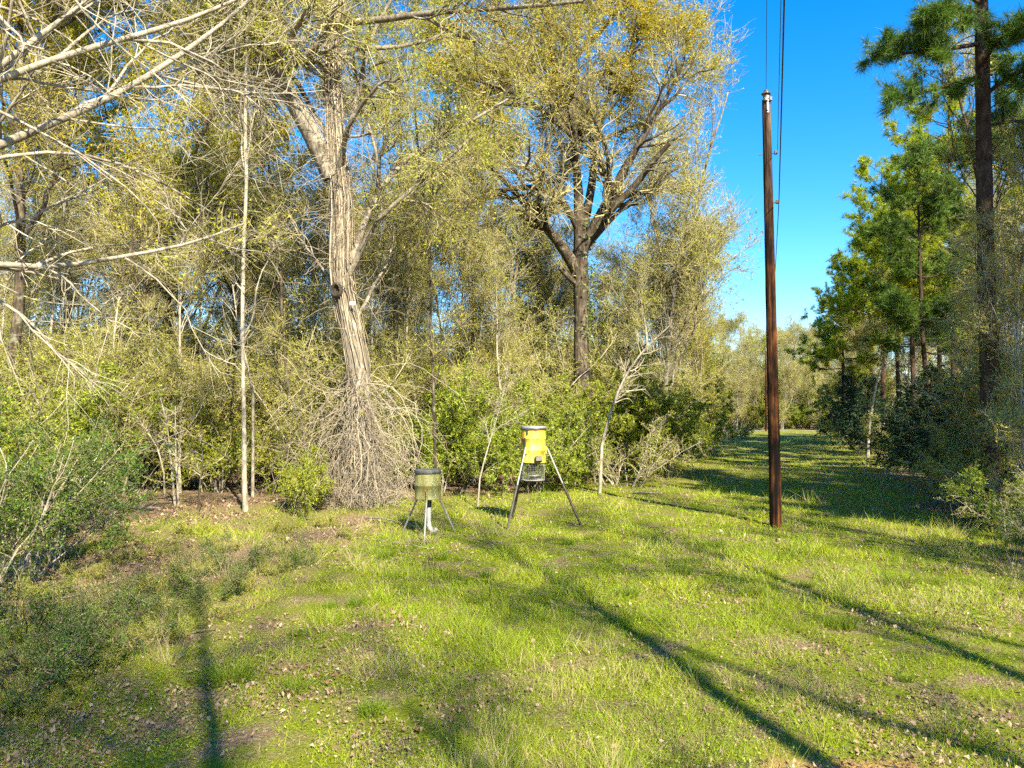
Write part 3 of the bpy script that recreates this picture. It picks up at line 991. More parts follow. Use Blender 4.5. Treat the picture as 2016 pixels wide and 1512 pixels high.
# single trees one can tell apart
put('slim1', 'slender_tree', 487, 19.0, 'slender straight pale trunk left of the big forked tree', 'tree', sc=1.15, rz=1.0)
put('slim2', 'slender_tree', 578, 23.0, 'thin straight trunk just left of the big forked tree, behind it', 'tree', sc=1.1, rz=3.0)
put('slim2', 'slender_tree', 860, 22.5, 'thin brown trunk rising behind the green barrel feeder', 'tree', sc=1.0, rz=4.0)
put('oak2', 'forked_oak', 240, 25.0, 'dark tree with V-shaped fork and yellow crown at upper left', 'tree', rz=.5, sc=1.0)
put('oak1', 'yellow_budded_tree', 95, 29.0, 'tall yellow-budded tree at the left edge behind the reaching limbs', 'tree', rz=2.2, sc=1.1)
put('oak1', 'yellow_budded_tree', 470, 31.0, 'yellow-budded tree with crown left of the big fork', 'tree', rz=4.1, sc=1.05)
put('oak2', 'yellow_budded_tree', 385, 38.0, 'olive crowned tree seen between the forked oak and slender trunk', 'tree', rz=5.1, sc=1.15)
put('oak1', 'yellow_budded_tree', 20, 23.0, 'nearest yellow-budded crown in the upper left corner', 'tree', rz=1.2, sc=1.1)
put('oak2', 'yellow_budded_tree', 310, 27.5, 'yellow-budded tree between forked oak and slender trunk', 'tree', rz=2.9, sc=1.15)
put('olive1', 'olive_tree', 820, 34.0, 'olive-budded tree between the two great trees', 'tree', rz=.2, sc=1.1)
put('bare1', 'bare_tree', 1285, 34.0, 'tall bare tree with upright grey twigs right of the spreading tree', 'tree', rz=.2, sc=1.18)
put('bare1', 'bare_tree', 1345, 38.0, 'bare brushy tree at the right end of the wood, against the sky', 'tree', rz=2.4, sc=1.08)
put('olive1', 'olive_tree', 790, 28.0, 'olive tree filling the gap right of the big forked trunk', 'tree', rz=1.2, sc=1.12)
put('oak1', 'yellow_budded_tree', 925, 40.0, 'yellow-budded tree behind and left of the spreading tree', 'tree', rz=3.2, sc=1.2)
put('bare2', 'bare_tree', 985, 36.0, 'bare tree with dark twin stems left of the spreading tree', 'tree', rz=1.4, sc=1.15)
put('green1', 'leafing_tree', 1392, 42.0, 'small yellow-green tree at the right tip of the wood', 'tree', rz=2.4, sc=(.5, .5, .95))
put('olive1', 'olive_tree', 1355, 50.0, 'pale olive tree behind the right tip of the wood', 'tree', rz=3.4, sc=(.7, .7, .9))
put('green1', 'leafing_tree', 600, 33.0, 'fresh green tree behind the big forked trunk', 'tree', rz=.4, sc=(.55, .55, .8))

# ranks of trees deeper in the wood: nothing tells these apart
ranks = [('bare1', 'wood_tree', 'olive-twigged tree deep in the wood behind the clearing', 'trees deep in the wood',
          [(30, 44, .95), (170, 46, 1.0), (300, 50, .95), (560, 47, 1.0), (690, 52, .95), (760, 45, .9), (900, 48, .95), (1050, 47, .95), (1180, 52, .9), (-60, 36, 1.0)]),
         ('bare2', 'grey_wood_tree', 'grey bare-branched tree deep in the wood behind the clearing', 'bare trees deep in the wood',
          [(110, 40, 1.0), (330, 33, .9), (520, 40, .95), (640, 42, .95), (730, 38, 1.0), (880, 42, .95), (1090, 42, .9), (1215, 45, .85), (1290, 47, .85), (10, 33, .9), (440, 44, .95)]),
         ('bare1', 'far_wood_tree', 'pale brushy tree in the rearmost rank of the wood', 'rearmost trees of the wood',
          [(-40, 66, .95), (60, 70, 1.0), (150, 64, .9), (240, 72, 1.0), (330, 66, .95), (420, 70, 1.0), (500, 64, .9), (590, 70, 1.0), (680, 66, .95), (770, 70, 1.0), (850, 64, .9), (940, 70, .95), (1020, 66, .9), (1100, 70, .95), (1180, 66, .85), (1260, 70, .85)])]
for kind, name, label, grp, spots in ranks:
    for px, D, s in spots:
        put(kind, name, px + rng.normal() * 10, D, label, 'tree', grp, sc=s, tilt=.03)

# far treeline across the road
for j, (px, D, kd, s) in enumerate([(1395, 106, 'bare1', .8), (1425, 112, 'green1', 1.1), (1450, 105, 'bare1', .75), (1470, 116, 'green1', 1.15), (1490, 108, 'bare1', .85), (1515, 112, 'green1', 1.15),
                                    (1540, 106, 'bare1', .95), (1565, 114, 'olive1', .85), (1585, 107, 'bare1', .75), (1610, 112, 'green1', 1.0), (1635, 108, 'bare1', .7), (1660, 113, 'olive1', .8), (1690, 108, 'bare1', .8), (1730, 110, 'bare2', .85),
                                    (1440, 130, 'bare1', 1.0), (1500, 130, 'olive1', 1.0), (1560, 132, 'bare1', 1.05), (1620, 130, 'bare1', .95), (1680, 130, 'bare1', 1.0)]):
    put(kd, 'roadside_tree', px, D, 'hazy grey-green tree in the treeline across the far road', 'tree', 'treeline across the far road', sc=s)
for px in range(1370, 1720, 17):
    put(('bare1', 'olive1', 'olive1')[px % 3], 'roadside_tree', px, 138 + 30 * rng.random(), 'hazy grey-green tree in the treeline across the far road', 'tree', 'treeline across the far road', sc=1.0 + .3 * rng.random())
for px in range(1372, 1740, 13):
    put('green1' if px % 3 else 'spring', 'far_bush', px, 120 + 45 * rng.random(), 'soft yellow-green growth filling the far treeline', 'bush', 'growth filling the far treeline', sc=(1.0 if px % 3 else 2.0) + .3 * rng.random())
for px in range(1380, 1720, 15):
    put('tangle' if px % 2 else 'spring', 'roadside_bush', px, 112 + 20 * rng.random(), 'low green bush along the far side of the road', 'bush', 'bushes along the far road', sc=1.1 + .4 * rng.random())
for px in (1400, 1422, 1446, 1470, 1492, 1530, 1552, 1572, 1596, 1618, 1640, 1665, 1690):
    put('tangle' if px % 4 else 'spring', 'roadside_bush', px, 104 + rng.random() * 6, 'low green bush along the far side of the road', 'bush', 'bushes along the far road', sc=.8 + .5 * rng.random())

# ------------------------------------------------------------------ right side: pines and undergrowth
put('pine1', 'pine_tree', 1738, 50.0, 'sunlit yellow-green pine, leftmost of the pines along the lane', 'pine', rz=.4, sc=1.08)
put('pine1', 'pine_tree', 1800, 44.0, 'second pine from the lane with bright crown', 'pine', rz=2.1, sc=.98)
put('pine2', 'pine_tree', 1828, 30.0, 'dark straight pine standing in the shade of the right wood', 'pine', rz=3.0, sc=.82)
put('pine1', 'pine_tree', 1880, 36.0, 'tall pine behind the nearest pine trunk', 'pine', rz=4.4, sc=1.03)
put('pine1', 'pine_tree', 1660, 62.0, 'farthest pine beside the lane, low crown', 'pine', rz=1.2, sc=.85)
put('pine1', 'pine_tree', 1770, 56.0, 'pine between the two leftmost pines, farther back', 'pine', rz=3.6, sc=1.05)
put('pine1', 'pine_tree', 1850, 50.0, 'sunny pine crown seen behind the tall pine', 'pine', rz=5.0, sc=1.05)
put('pine2', 'pine_tree', 1960, 30.0, 'dark pine at the right edge behind the nearest pine', 'pine', rz=5.4, sc=1.05)


def near_pine():
    D = 18.0
    base = np.array([gx(1945, D), D, 0.0])
    P0 = smooth_path([pt(*p) - base for p in ((1952, 1020, D), (1948, 800, D), (1940, 500, D), (1935, 200, D), (1932, 0, D), (1928, -250, D))], 26)
    R0 = np.interp(P0[:, 2], [0, 1, 6, 12, 17], [.27, .21, .19, .155, .09])[None, :]
    tb, cb = MB(), MB()
    tb.tubes(P0[None], R0, 14, 0, .04)
    limbs = limb_set(base, [
        ([(1932, 150, D), (1880, 165, D - .3), (1800, 185, D - .6), (1740, 195, D - .9)], (.06, .02)),
        ([(1932, 85, D), (1860, 98, D - .3), (1790, 104, D - .7), (1720, 110, D - 1.0)], (.06, .02)),
        ([(1931, 40, D), (1860, 50, D + .4), (1800, 75, D + .8), (1730, 110, D + 1.1)], (.05, .02)),
        ([(1931, 20, D), (1900, 25, D - .6), (1860, 15, D - 1.1), (1830, 30, D - 1.5)], (.05, .02)),
        ([(1936, 190, D), (1985, 150, D - .5), (2040, 130, D - 1), (2100, 120, D - 1.4)], (.06, .02)),
        ([(1936, 250, D), (1980, 240, D + .6), (2030, 235, D + 1.1), (2090, 240, D + 1.6)], (.05, .02)),
        ([(1934, 130, D), (1960, 80, D - .9), (2000, 60, D - 1.7), (2050, 40, D - 2.4)], (.06, .02)),
        ([(1932, 10, D), (1880, -30, D - .7), (1830, -50, D - 1.2), (1780, -60, D - 1.6)], (.06, .02)),
        ([(1932, -60, D), (1990, -90, D - .7), (2060, -120, D - 1.2), (2120, -150, D - 1.6)], (.06, .02)),
        ([(1932, -60, D), (1900, -120, D + .9), (1860, -160, D + 1.6), (1800, -190, D + 2.4)], (.06, .02)),
    ], 10)
    tb.tubes(*limbs, 6, 0, .03)
    P2, R2 = kids(limbs[0], limbs[1], 170, .25, 1, (.22, .42), (30, 70), 6, .15, .04, .5, .4, rmin=.008)
    cb.tubes(P2, R2, 4, 0)
    C, Dn = leaf_points(P2, 1350, .2, 1, .07)
    C2, Dn2 = leaf_points(limbs[0], 140, .55, 1, .08)
    pine_tufts(cb, np.concatenate([C, C2]), np.concatenate([Dn, Dn2]) + UP * .25, .27, 40, .012)
    Pd, Rd = kids(P0[None], R0, 16, .2, .75, None, (60, 100), 6, .15, -.02, .1, .3, Labs=(.5, 1.8), rmin=.012)
    tb.tubes(Pd, Rd, 4, 0)
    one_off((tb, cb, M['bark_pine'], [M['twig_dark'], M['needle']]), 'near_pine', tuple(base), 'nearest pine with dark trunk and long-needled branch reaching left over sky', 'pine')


near_pine()
put('bare2', 'bare_tree', 1706, 42.0, 'small pale-trunked bare tree in front of the leftmost pine', 'tree', rz=2.0, sc=.82)
put('slim2', 'leaning_tree', 1990, 19.5, 'dark leaning trunk right of the nearest pine', 'tree', rz=2.0, sc=1.05)
for px, D, kd, s in [(1780, 60, 'bare1', .9), (1850, 55, 'bare2', 1.0), (1920, 48, 'bare1', .95), (2000, 42, 'bare2', 1.0), (1690, 72, 'bare1', .75), (1720, 66, 'olive1', .8), (1960, 60, 'olive1', 1.0), (1880, 66, 'bare1', 1.0)]:
    put(kd, 'shaded_tree', px, D, 'grey bare tree inside the shaded wood right of the lane', 'tree', 'trees inside the right wood', sc=s, tilt=.03)
for px, D, s in [(1972, 21, .75), (2005, 18.5, .8), (1900, 27, .55), (2020, 15.8, .6), (1990, 23, .9)]:
    put('whip', 'edge_tree', px, D, 'thin pale-twigged tree along the right wood edge', 'tree', 'thin trees of the right wood edge', sc=s, tilt=.05)
put('cedar', 'cedar', 1672, 58.0, 'dark rounded evergreen where the lane narrows', 'evergreen', sc=(1.5, 1.5, 1.1))
put('cedar', 'cedar', 1712, 46.0, 'dark evergreen below the pale-trunked bare tree', 'evergreen', sc=(1.3, 1.3, .95))
put('cedar', 'cedar', 1790, 31.0, 'young dark cedar at the lane edge under the pines', 'evergreen', sc=(1.1, 1.1, .78))
put('cedar', 'cedar', 1840, 27.0, 'bluish dark cedar in the shade right of the lane', 'evergreen', sc=(1.1, 1.1, .85))
put('cedar', 'cedar', 1885, 24.0, 'broad dark cedar left of the nearest pine trunk', 'evergreen', sc=(1.1, 1.1, .72))
for px, D, kd, s, lab in [(1745, 40, 'brush1', .62, 'brown-green bush at lane edge below the second pine'),
                          (1690, 52, 'privet2', .9, 'green bush at the lane edge beside the far evergreen'),
                          (1865, 21, 'brush2', .5, 'low arching bush at the lane edge, left of the right brush'),
                          (1925, 19, 'brush1', .5, 'olive bush in front of the nearest pine trunk'),
                          (2005, 15.5, 'brush2', .42, 'pale tangled brush below the nearest pine'),
                          (2065, 14, 'privet2', .75, 'tall thin-leaved brush at the right edge of the picture'),
                          (2120, 12.8, 'brush2', .5, 'arching bare canes at the right edge, nearest of the right brush'),
                          (2040, 17.5, 'brush1', .75, 'high twiggy thicket in front of the leaning trunk'),
                          (1935, 20, 'tangle', .75, 'tall olive thicket round the nearest pine trunk'),
                          (1870, 26, 'privet2', .8, 'shaded green bush between the two cedars'),
                          (1800, 36, 'brush1', .6, 'shaded brown brush behind the young cedar'),
                          (1985, 17.2, 'privet2', .55, 'twiggy olive thicket hiding the foot of the nearest pine'),
                          (2075, 16.2, 'brush2', .7, 'tall pale canes reaching up at the right edge'),
                          (2030, 20, 'tangle', 1.2, 'tall brush behind the leaning trunk at right')]:
    put(kd, 'brush' if 'brush' in kd else 'bush', px, D, lab, 'bush', 'undergrowth along the right side', sc=s)

# ------------------------------------------------------------------ undergrowth on the left and middle
for px, D, kd, s, lab in [(770, 25, 'privet1', 1.0, 'green privet thicket right behind the vine skirt'),
                          (870, 24, 'privet2', 1.0, 'green privet bush behind the green barrel feeder'),
                          (950, 26, 'privet1', 1.05, 'tall green privet bush between the two feeders'),
                          (1030, 24.5, 'privet2', 1.1, 'bright green bush directly behind the yellow feeder'),
                          (1105, 27, 'privet1', 1.0, 'green thicket just right of the yellow feeder'),
                          (1180, 28, 'spring', 1.15, 'yellow-green bush below the spreading tree'),
                          (1250, 30, 'privet1', .95, 'green thicket right of the spreading tree'),
                          (1310, 34, 'spring', 1.1, 'fresh green bush toward the right tip of the wood'),
                          (1350, 40, 'privet1', 1.0, 'dense green bush near the right tip of the wood'),
                          (1385, 47, 'spring', 1.3, 'sunny yellow-green bush at the lane side of the wood'),
                          (1330, 33, 'privet2', .7, 'low dark bush at the shaded edge of the wood'),
                          (1425, 60, 'brush2', .75, 'low dry brush pile beside the far lane'),
                          (1395, 62, 'privet2', .7, 'low green bush beside the dry brush pile'),
                          (1450, 70, 'privet2', .55, 'farthest low bush left of the utility pole'),
                          (570, 18.5, 'privet2', .62, 'round green bush left of the vine skirt'),
                          (640, 22, 'tangle', 1.0, 'pale twiggy brush behind the vine skirt'),
                          (520, 24, 'brush1', 1.1, 'tall olive brush behind the slender pale trunk'),
                          (430, 23, 'privet2', 1.0, 'green bush left of the slender pale trunk'),
                          (350, 26, 'tangle', 1.15, 'pale twiggy brush behind the small clearing'),
                          (270, 24, 'privet1', .9, 'green bush at the back of the small left clearing'),
                          (180, 22, 'tangle', 1.05, 'pale twiggy brush left of the small clearing'),
                          (90, 20, 'privet1', .95, 'tall green brush behind the near left bush'),
                          (20, 18, 'brush1', 1.1, 'olive thicket at the left edge of the picture'),
                          (150, 16, 'privet2', .9, 'mid-green bush right of the near left bush'),
                          (1230, 26, 'brush2', .9, 'pale twiggy brush with leaning stems right of yellow feeder'),
                          (720, 28, 'tangle', 1.15, 'pale twiggy brush behind the big forked tree')]:
    put(kd, 'thicket' if kd in ('privet1', 'brush1') else 'bush', px, D, lab, 'bush', 'undergrowth along the wood edge', sc=s)
backs = [(-20, 27), (60, 30), (140, 28), (230, 31), (310, 33), (400, 30), (480, 32), (560, 29), (650, 32), (740, 33), (820, 30), (900, 31), (980, 33), (1060, 32), (1140, 35), (1220, 36), (1290, 40), (40, 38), (200, 40), (360, 40), (520, 41), (680, 40), (840, 40), (1000, 42), (1160, 44), (1300, 48)]
for j, (px, D) in enumerate(backs):
    put(('tangle', 'tangle', 'tangle', 'brush1')[j % 4], 'understorey_bush', px + rng.normal() * 12, D, 'twiggy understorey bush deeper inside the left wood', 'bush', 'understorey bushes inside the wood', sc=1.0 + .35 * rng.random())
deep = [(px, 56 + 22 * rng.random()) for px in range(-120, 1320, 42)] + [(px, 58 + 20 * rng.random()) for px in range(1690, 2200, 34)]
for j, (px, D) in enumerate(deep):
    put(('tangle', 'brush1', 'tangle', 'spring')[j % 4], 'deep_bush', px, D, 'olive bush far back among the rearmost trees', 'bush', 'bushes among the rearmost trees', sc=1.5 + .5 * rng.random())
for j, (px, D, s) in enumerate([(60, 24, .95), (150, 27, 1.05), (215, 24, .85), (300, 28, 1.0), (365, 23, .8), (420, 27, 1.05), (455, 34, 1.1), (540, 26, .95), (610, 29, 1.1), (655, 25, .9), (745, 25.5, .95), (790, 31, 1.1),
                                (840, 27, .95), (905, 29, 1.0), (955, 31, 1.1), (1000, 28, .85), (1055, 36, .95), (1110, 37, .9), (1205, 36, .85), (1225, 40, .95), (1275, 31, .8), (1310, 37, 1.0), (1350, 43, 1.0), (1385, 48, .95),
                                (10, 30, 1.1), (100, 36, 1.2), (260, 36, 1.15), (500, 38, 1.2), (700, 36, 1.2), (870, 37, 1.2), (1040, 38, 1.15), (1150, 40, 1.1), (-40, 23, .9)]):
    put('whip', 'whippy_tree', px + rng.normal() * 8, D, 'thin many-stemmed tree with fine pale twigs in the wood edge', 'tree', 'thin twiggy trees of the wood edge', sc=s, tilt=.06)
put('near', 'leafy_bush', 20, 11.4, 'dark leafy bush with pale bare stems at the left edge', 'bush', sc=.8, rz=.4)
put('near', 'leafy_bush', 120, 13.0, 'smaller leafy bush right of the dark left-edge bush', 'bush', sc=.6, rz=2.4)
put('near', 'leafy_bush', -60, 9.6, 'leafy bush half out of the picture at the left edge', 'bush', sc=.8, rz=4.4)
for px, D, s, lab in [(15, 6.6, 1.0, 'low dark bush in the bottom left corner'), (110, 7.4, .8, 'low green shrub beside the corner bush'),
                      (210, 7.9, .8, 'low shrub among straw, second from the corner bush'), (300, 9.2, .7, 'small grey-green shrub in dry grass at left'),
                      (420, 10.4, .75, 'small loose shrub in the left foreground grass'), (470, 12.2, .8, 'pale green shrub in front of the slender trunk'),
                      (60, 8.6, 1.0, 'low shrub in front of the pale left stems'), (590, 12.5, .5, 'tiny shrub left of the green barrel feeder')]:
    put('low', 'low_shrub', px, D, lab, 'shrub', 'low shrubs in the left foreground', sc=s)


for px, D, s in [(330, 10.6, 1), (390, 11.8, .9), (250, 12.6, .8), (480, 10.9, .8), (540, 12, .8), (560, 13.4, .7), (640, 13.8, .7), (450, 13.6, .7), (180, 11.4, .9), (330, 13.2, .7), (270, 8.4, .8), (360, 8.6, .7), (440, 9.4, .7), (180, 7.3, .9), (100, 10.2, 1), (700, 15.2, .8), (380, 15.5, .9), (560, 15.8, .9), (650, 16.6, .9), (80, 6.4, .7)]:
    put('herb', 'herb_patch', px, D, 'olive weedy growth among dry grass at the left of the clearing', 'weeds', 'weedy growth at the left of the clearing', sc=s * .62)


# ------------------------------------------------------------------ saplings, canes and fallen wood
def sapling(pts, r, label, group=None, name='sapling', mat='bark_pale', twigs=24):
    base = pt(*pts[0])
    base[2] = ground_z(base[0], base[1])
    P = smooth_path([pt(*p) for p in pts], 14) - base
    P[0, 2] = -.05
    tb, cb = MB(), MB()
    R = np.linspace(r, r * .35, 14)[None, :]
    tb.tubes(P[None], R, 6, 0, .05)
    P1, R1 = kids(P[None], R, twigs, .35, 1, (.15, .35), (25, 65), 8, .16, .02, .5, .3, rmin=.006)
    cb.tubes(P1, R1, 4, 0)
    P2, R2 = kids(P1, R1, twigs * 6, .2, 1, (.3, .6), (25, 65), 5, .2, 0, .6, .4, rmin=.004)
    cb.tubes(P2, R2, 3, 0)
    one_off((tb, cb, M[mat], [M['twig_pale']]), name, tuple(base), label, 'sapling', group, crown='twigs')


sapling([(1180, 900, 24), (1190, 850, 24), (1215, 770, 23.8), (1255, 700, 23.6), (1320, 640, 23.2)], .06, 'pale leaning stem right of the yellow feeder', name='leaning_sapling')
sapling([(940, 960, 20.5), (955, 900, 20.5), (985, 800, 20.5), (1000, 720, 20.5)], .025, 'thin leaning sapling between the two feeders')
sapling([(345, 1000, 20), (338, 920, 20), (330, 840, 20), (318, 790, 20)], .04, 'first of two pale poles standing in the small clearing', mat='bark_pale', twigs=16)
sapling([(352, 1000, 19.8), (346, 900, 19.8), (345, 800, 19.8)], .035, 'straighter of two pale poles in the small clearing', twigs=16)
sapling([(325, 940, 22), (310, 880, 22), (270, 820, 22)], .03, 'pale pole leaning left in the small clearing', twigs=16)
sapling([(390, 1005, 18.5), (393, 960, 18.5), (400, 900, 18.5), (395, 860, 18.5)], .03, 'small dark sapling in front of the slender tree', mat='bark_dark', twigs=14)
sapling([(500, 790, 22), (492, 740, 21), (470, 650, 21), (458, 560, 21)], .05, 'broken pale stem leaning on the slender tree', twigs=16)
for j, (px, dx, D) in enumerate([(45, 6, 12.0), (62, -14, 11.8), (75, 14, 11.6), (105, 22, 12.2), (112, 30, 12.4), (30, -4, 11.3), (8, 4, 11.2), (90, -10, 13)]):
    y0 = HORIZON + CAM_Z * F_PX / D
    sapling([(px, y0, D), (px + dx * .5, y0 - 70, D), (px + dx, y0 - 150, D)], .017, 'pale bare stem rising under the dark left-edge bush', 'pale stems under the left bush', name='pale_sapling', twigs=9)


def fallen(pts, r, label, name='fallen_branch', mat='bark_grey'):
    P = np.array([[gx(px, D), D, h] for px, D, h in pts])
    P[:, 2] += ground_z(P[:, 0], P[:, 1])
    base = P[0].copy()
    P = smooth_path(P - base, 12)
    tb = MB()
    R = np.linspace(r, r * .45, 12)[None, :]
    tb.tubes(P[None], R, 8, 0, .06, cap=True)
    P1, R1 = kids(P[None], R, 6, .3, 1, (.15, .4), (25, 60), 6, .15, .0, .5, .3, rmin=.006)
    P1[..., 2] = np.maximum(P1[..., 2], 0.0)
    tb.tubes(P1, R1, 4, 0)
    o = tb.build(name, M[mat])
    o.location = tuple(base)
    tag(o, label, 'branch')


fallen([(228, 19.6, .08), (270, 19.4, .09), (320, 19.2, .07)], .07, 'short fallen log on the floor of the small clearing', 'fallen_log')
fallen([(1248, 24.0, .05), (1270, 23.6, .08), (1300, 23.4, .05)], .05, 'grey fallen branch at the edge of grass right of yellow feeder')
fallen([(720, 17.8, .05), (770, 17.0, .12), (812, 16.6, .05)], .022, 'dead branch lying left of the green barrel feeder')
fallen([(850, 14.2, .02), (790, 14.6, .05), (700, 15.2, .03)], .012, 'thin pale stick lying before the green barrel feeder')
fallen([(372, 8.55, .02), (400, 8.65, .04), (432, 8.75, .02)], .012, 'thin dark stick on the left foreground grass')
fallen([(1555, 16.6, .02), (1570, 17.1, .12), (1585, 16.9, .02)], .012, 'small pale stick beside the foot of the utility pole')

# ------------------------------------------------------------------ taller grass clumps, dead grass
def clump_mesh(n, h, w, spread, mat, lean=.35, seg=4):
    mb = MB()
    a = rng.random(n) * 2 * np.pi
    r = rng.random(n) ** .6 * spread
    p0 = np.stack([np.cos(a) * r, np.sin(a) * r, np.full(n, -.01)], 1)
    d = np.stack([np.cos(a) * lean, np.sin(a) * lean, np.ones(n)], 1) + rng.normal(size=(n, 3)) * .22
    P = walk(p0, d, h * (.5 + .6 * rng.random(n)), seg, .08, -.12)
    b_ = unit(np.cross(d, rdir(n))) * w / 2
    tp = np.linspace(1, .15, seg)
    V = np.stack([P - b_[:, None] * tp[None, :, None], P + b_[:, None] * tp[None, :, None]], 2)
    i = (np.arange(n)[:, None] * seg * 2 + np.arange(seg - 1)[None, :] * 2).ravel()
    mb.add(V, np.stack([i, i + 1, i + 3, i + 2], 1), 0, np.repeat(rng.random(n), seg - 1), smooth=False)
    return mb.mesh('grass_clump', [M[mat]])


clumps = [clump_mesh(260, .30, .007, .16, 'tuft'), clump_mesh(220, .24, .007, .13, 'tuft')]
straws = [clump_mesh(60, .75, .006, .25, 'straw', .5, 6), clump_mesh(45, .95, .006, .25, 'straw', .55, 6)]
spots = [(835, 13.2), (770, 12.4), (1090, 15), (1120, 14.2), (1170, 12.6), (720, 11.6), (930, 12), (700, 10.6), (1490, 10.5), (1330, 11.5), (1590, 11.2), (590, 7.4), (430, 6.5), (310, 6.3), (1620, 8.9), (1700, 13.5),
         (1380, 14), (1020, 9.2), (640, 8.2), (1450, 8.6), (1780, 10.2), (870, 8.0), (1200, 9.8), (1900, 8.4), (250, 16.5), (300, 15.8), (220, 17), (960, 10.8), (560, 10.2), (1270, 13), (1860, 11.4), (1960, 6.6), (1830, 7.2), (1560, 7.4), (760, 6.9)]
for j, (px, D) in enumerate(spots[::2] + spots[1:12:2]):
    px, D = px + rng.normal() * 40, D + rng.normal() * .5
    x = gx(px, D)
    o = bpy.data.objects.new('grass_clump', clumps[j % 2])
    COL.objects.link(o)
    o.location = (x, D, float(ground_z(x, D)))
    o.rotation_euler[2] = rng.random() * 6.28
    s = .35 + .75 * rng.random()
    o.scale = (s * 1.1, s * 1.1, s * .9)
    tag(o, 'taller dark green tuft of grass standing in the clearing', 'grass clump', 'taller grass tufts in the clearing')
spots = [(60, 8.9), (120, 9.6), (200, 10.1), (250, 9.2), (330, 9.9), (380, 11), (450, 11.6), (520, 11.8), (300, 8.2), (610, 12.6), (700, 13), (420, 9.2), (340, 7.6), (820, 14.6), (850, 14.9), (160, 8.0), (230, 11.4), (1310, 27), (1340, 29), (1370, 31), (1320, 31), (500, 13.8), (360, 12.4), (560, 13), (1990, 12), (1880, 15.5), (960, 15.8), (1000, 15.6)]
for j, (px, D) in enumerate(spots):
    x = gx(px, D)
    o = bpy.data.objects.new('dead_grass_clump', straws[j % 2])
    COL.objects.link(o)
    o.location = (x, D, float(ground_z(x, D)))
    o.rotation_euler[2] = rng.random() * 6.28
    o.scale = (.5 + .5 * rng.random(),) * 3
    tag(o, 'clump of tall dry straw-coloured grass at the clearing edge', 'dead grass', 'dry straw clumps')

# ------------------------------------------------------------------ trees behind the viewpoint, whose shadows cross the foreground, and unseen shade trees at right
for kd, x, y, s, lab in [('shade', 6.3, -4.6, .95, 'bare tree behind the viewpoint whose trunk shadow crosses the foreground'),
                         ('shade', 9.2, -4.2, .95, 'bare tree behind the viewpoint, right of the first one'),
                         ('shade', 10.6, -6.4, 1.1, 'tall bare tree behind the viewpoint, third from the right'),
                         ('shade', 3.6, -7.4, .85, 'bare tree behind the viewpoint, left of the first one'),
                         ('shade', 13.2, -4.0, .95, 'bare tree behind the viewpoint at far right'),
                         ('bare1', -3.5, -4.5, .5, 'small brushy tree behind the viewpoint on the left'),
                         ('shade', 4.9, -5.2, .80, 'bare tree behind the viewpoint, first of the nearer row'),
                         ('shade', 11.9, -2.4, .85, 'bare tree behind the viewpoint, second of the nearer row'),
                         ('shade', 15.5, -2.0, 1.0, 'bare tree behind the viewpoint, last of the nearer row'),
                         ('shade', 10.5, -15.0, 1.40, 'very tall bare tree far behind the viewpoint'),
                         ('shade', 14.5, -13.5, 1.35, 'tall bare tree far behind the viewpoint, to the right'),
                         ('shade', 5.0, -16.5, 1.35, 'very tall bare tree far behind the viewpoint, to the left'),
                         ('pine1', 18.0, 6.4, 1.2, 'tall unseen pine on the right, added to shade the nearest pine'),  # right-hand pines and olive tree: unseen, added to shade the nearest pine
                         ('pine2', 16.2, 9.6, 1.0, 'unseen pine on the right, added to shade the nearest pine'),
                         ('olive1', 14.8, 13.0, .8, 'unseen olive tree on the right, added for shade'),
                         ('bare1', 19.0, 17.0, 1.0, 'brushy tree out of the picture on the right')]:
    K[kd].place('unseen_tree', x, y, lab, 'tree', 'trees behind the viewpoint', sc=s, rz=x * 2.1)


# ------------------------------------------------------------------ feeders
def paint_mat(name, stops, streak=4.0):
    m = plain_mat(name, stops, 4.2, 0.6, 0.0, 0.25, (2.0, 2.0, .55), 9)
    return m


M['yellow_paint'] = paint_mat('rusted_yellow_paint', [(.33, (.20, .07, .012)), (.39, (.36, .20, .018)), (.46, (.46, .36, .025)), (.56, (.48, .41, .06)), (.68, (.52, .48, .19))])
M['green_paint'] = paint_mat('faded_green_paint', [(.34, (.17, .10, .03)), (.42, (.19, .17, .045)), (.55, (.22, .21, .065)), (.7, (.29, .28, .12))])
M['galv'] = plain_mat('galvanised_steel', [(.3, (.20, .19, .18)), (.7, (.36, .35, .33))], 12, .5, .3)
M['dark_steel'] = plain_mat('dark_steel', [(.3, (.03, .028, .025)), (.6, (.07, .06, .05)), (.75, (.14, .09, .06))], 9, .6, .3)
M['lid'] = plain_mat('grey_lid', [(.3, (.07, .07, .065)), (.7, (.16, .155, .145))], 6, .5, .2)
M['lid_dark'] = plain_mat('lid_band', [(.3, (.03, .03, .03)), (.7, (.08, .08, .075))], 6, .5, .2)
M['panel'] = plain_mat('dull_panel', [(.3, (.07, .055, .05)), (.7, (.12, .095, .085))], 9, .7)
M['pvc'] = plain_mat('weathered_pvc', [(.3, (.30, .29, .25)), (.5, (.42, .41, .37)), (.7, (.52, .51, .47))], 8, .5)


def drum_profile(r, z0, z1, ribs):
    prof = [(r * .97, z0 + .012), (r + .008, z0 + .006), (r + .008, z0 + .022), (r, z0 + .03)]
    for z in ribs:
        prof += [(r, z - .025), (r + .016, z - .008), (r + .016, z + .008), (r, z + .025)]
    prof += [(r, z1)]
    return [(.02, z0 + .012)] + prof


def straight(mb, a, b_, r, sides=10, mat=0, n=2):
    P = np.linspace(np.array(a, float), np.array(b_, float), n)[None]
    mb.tubes(P, np.full((1, n), r), sides, mat, cap=True)


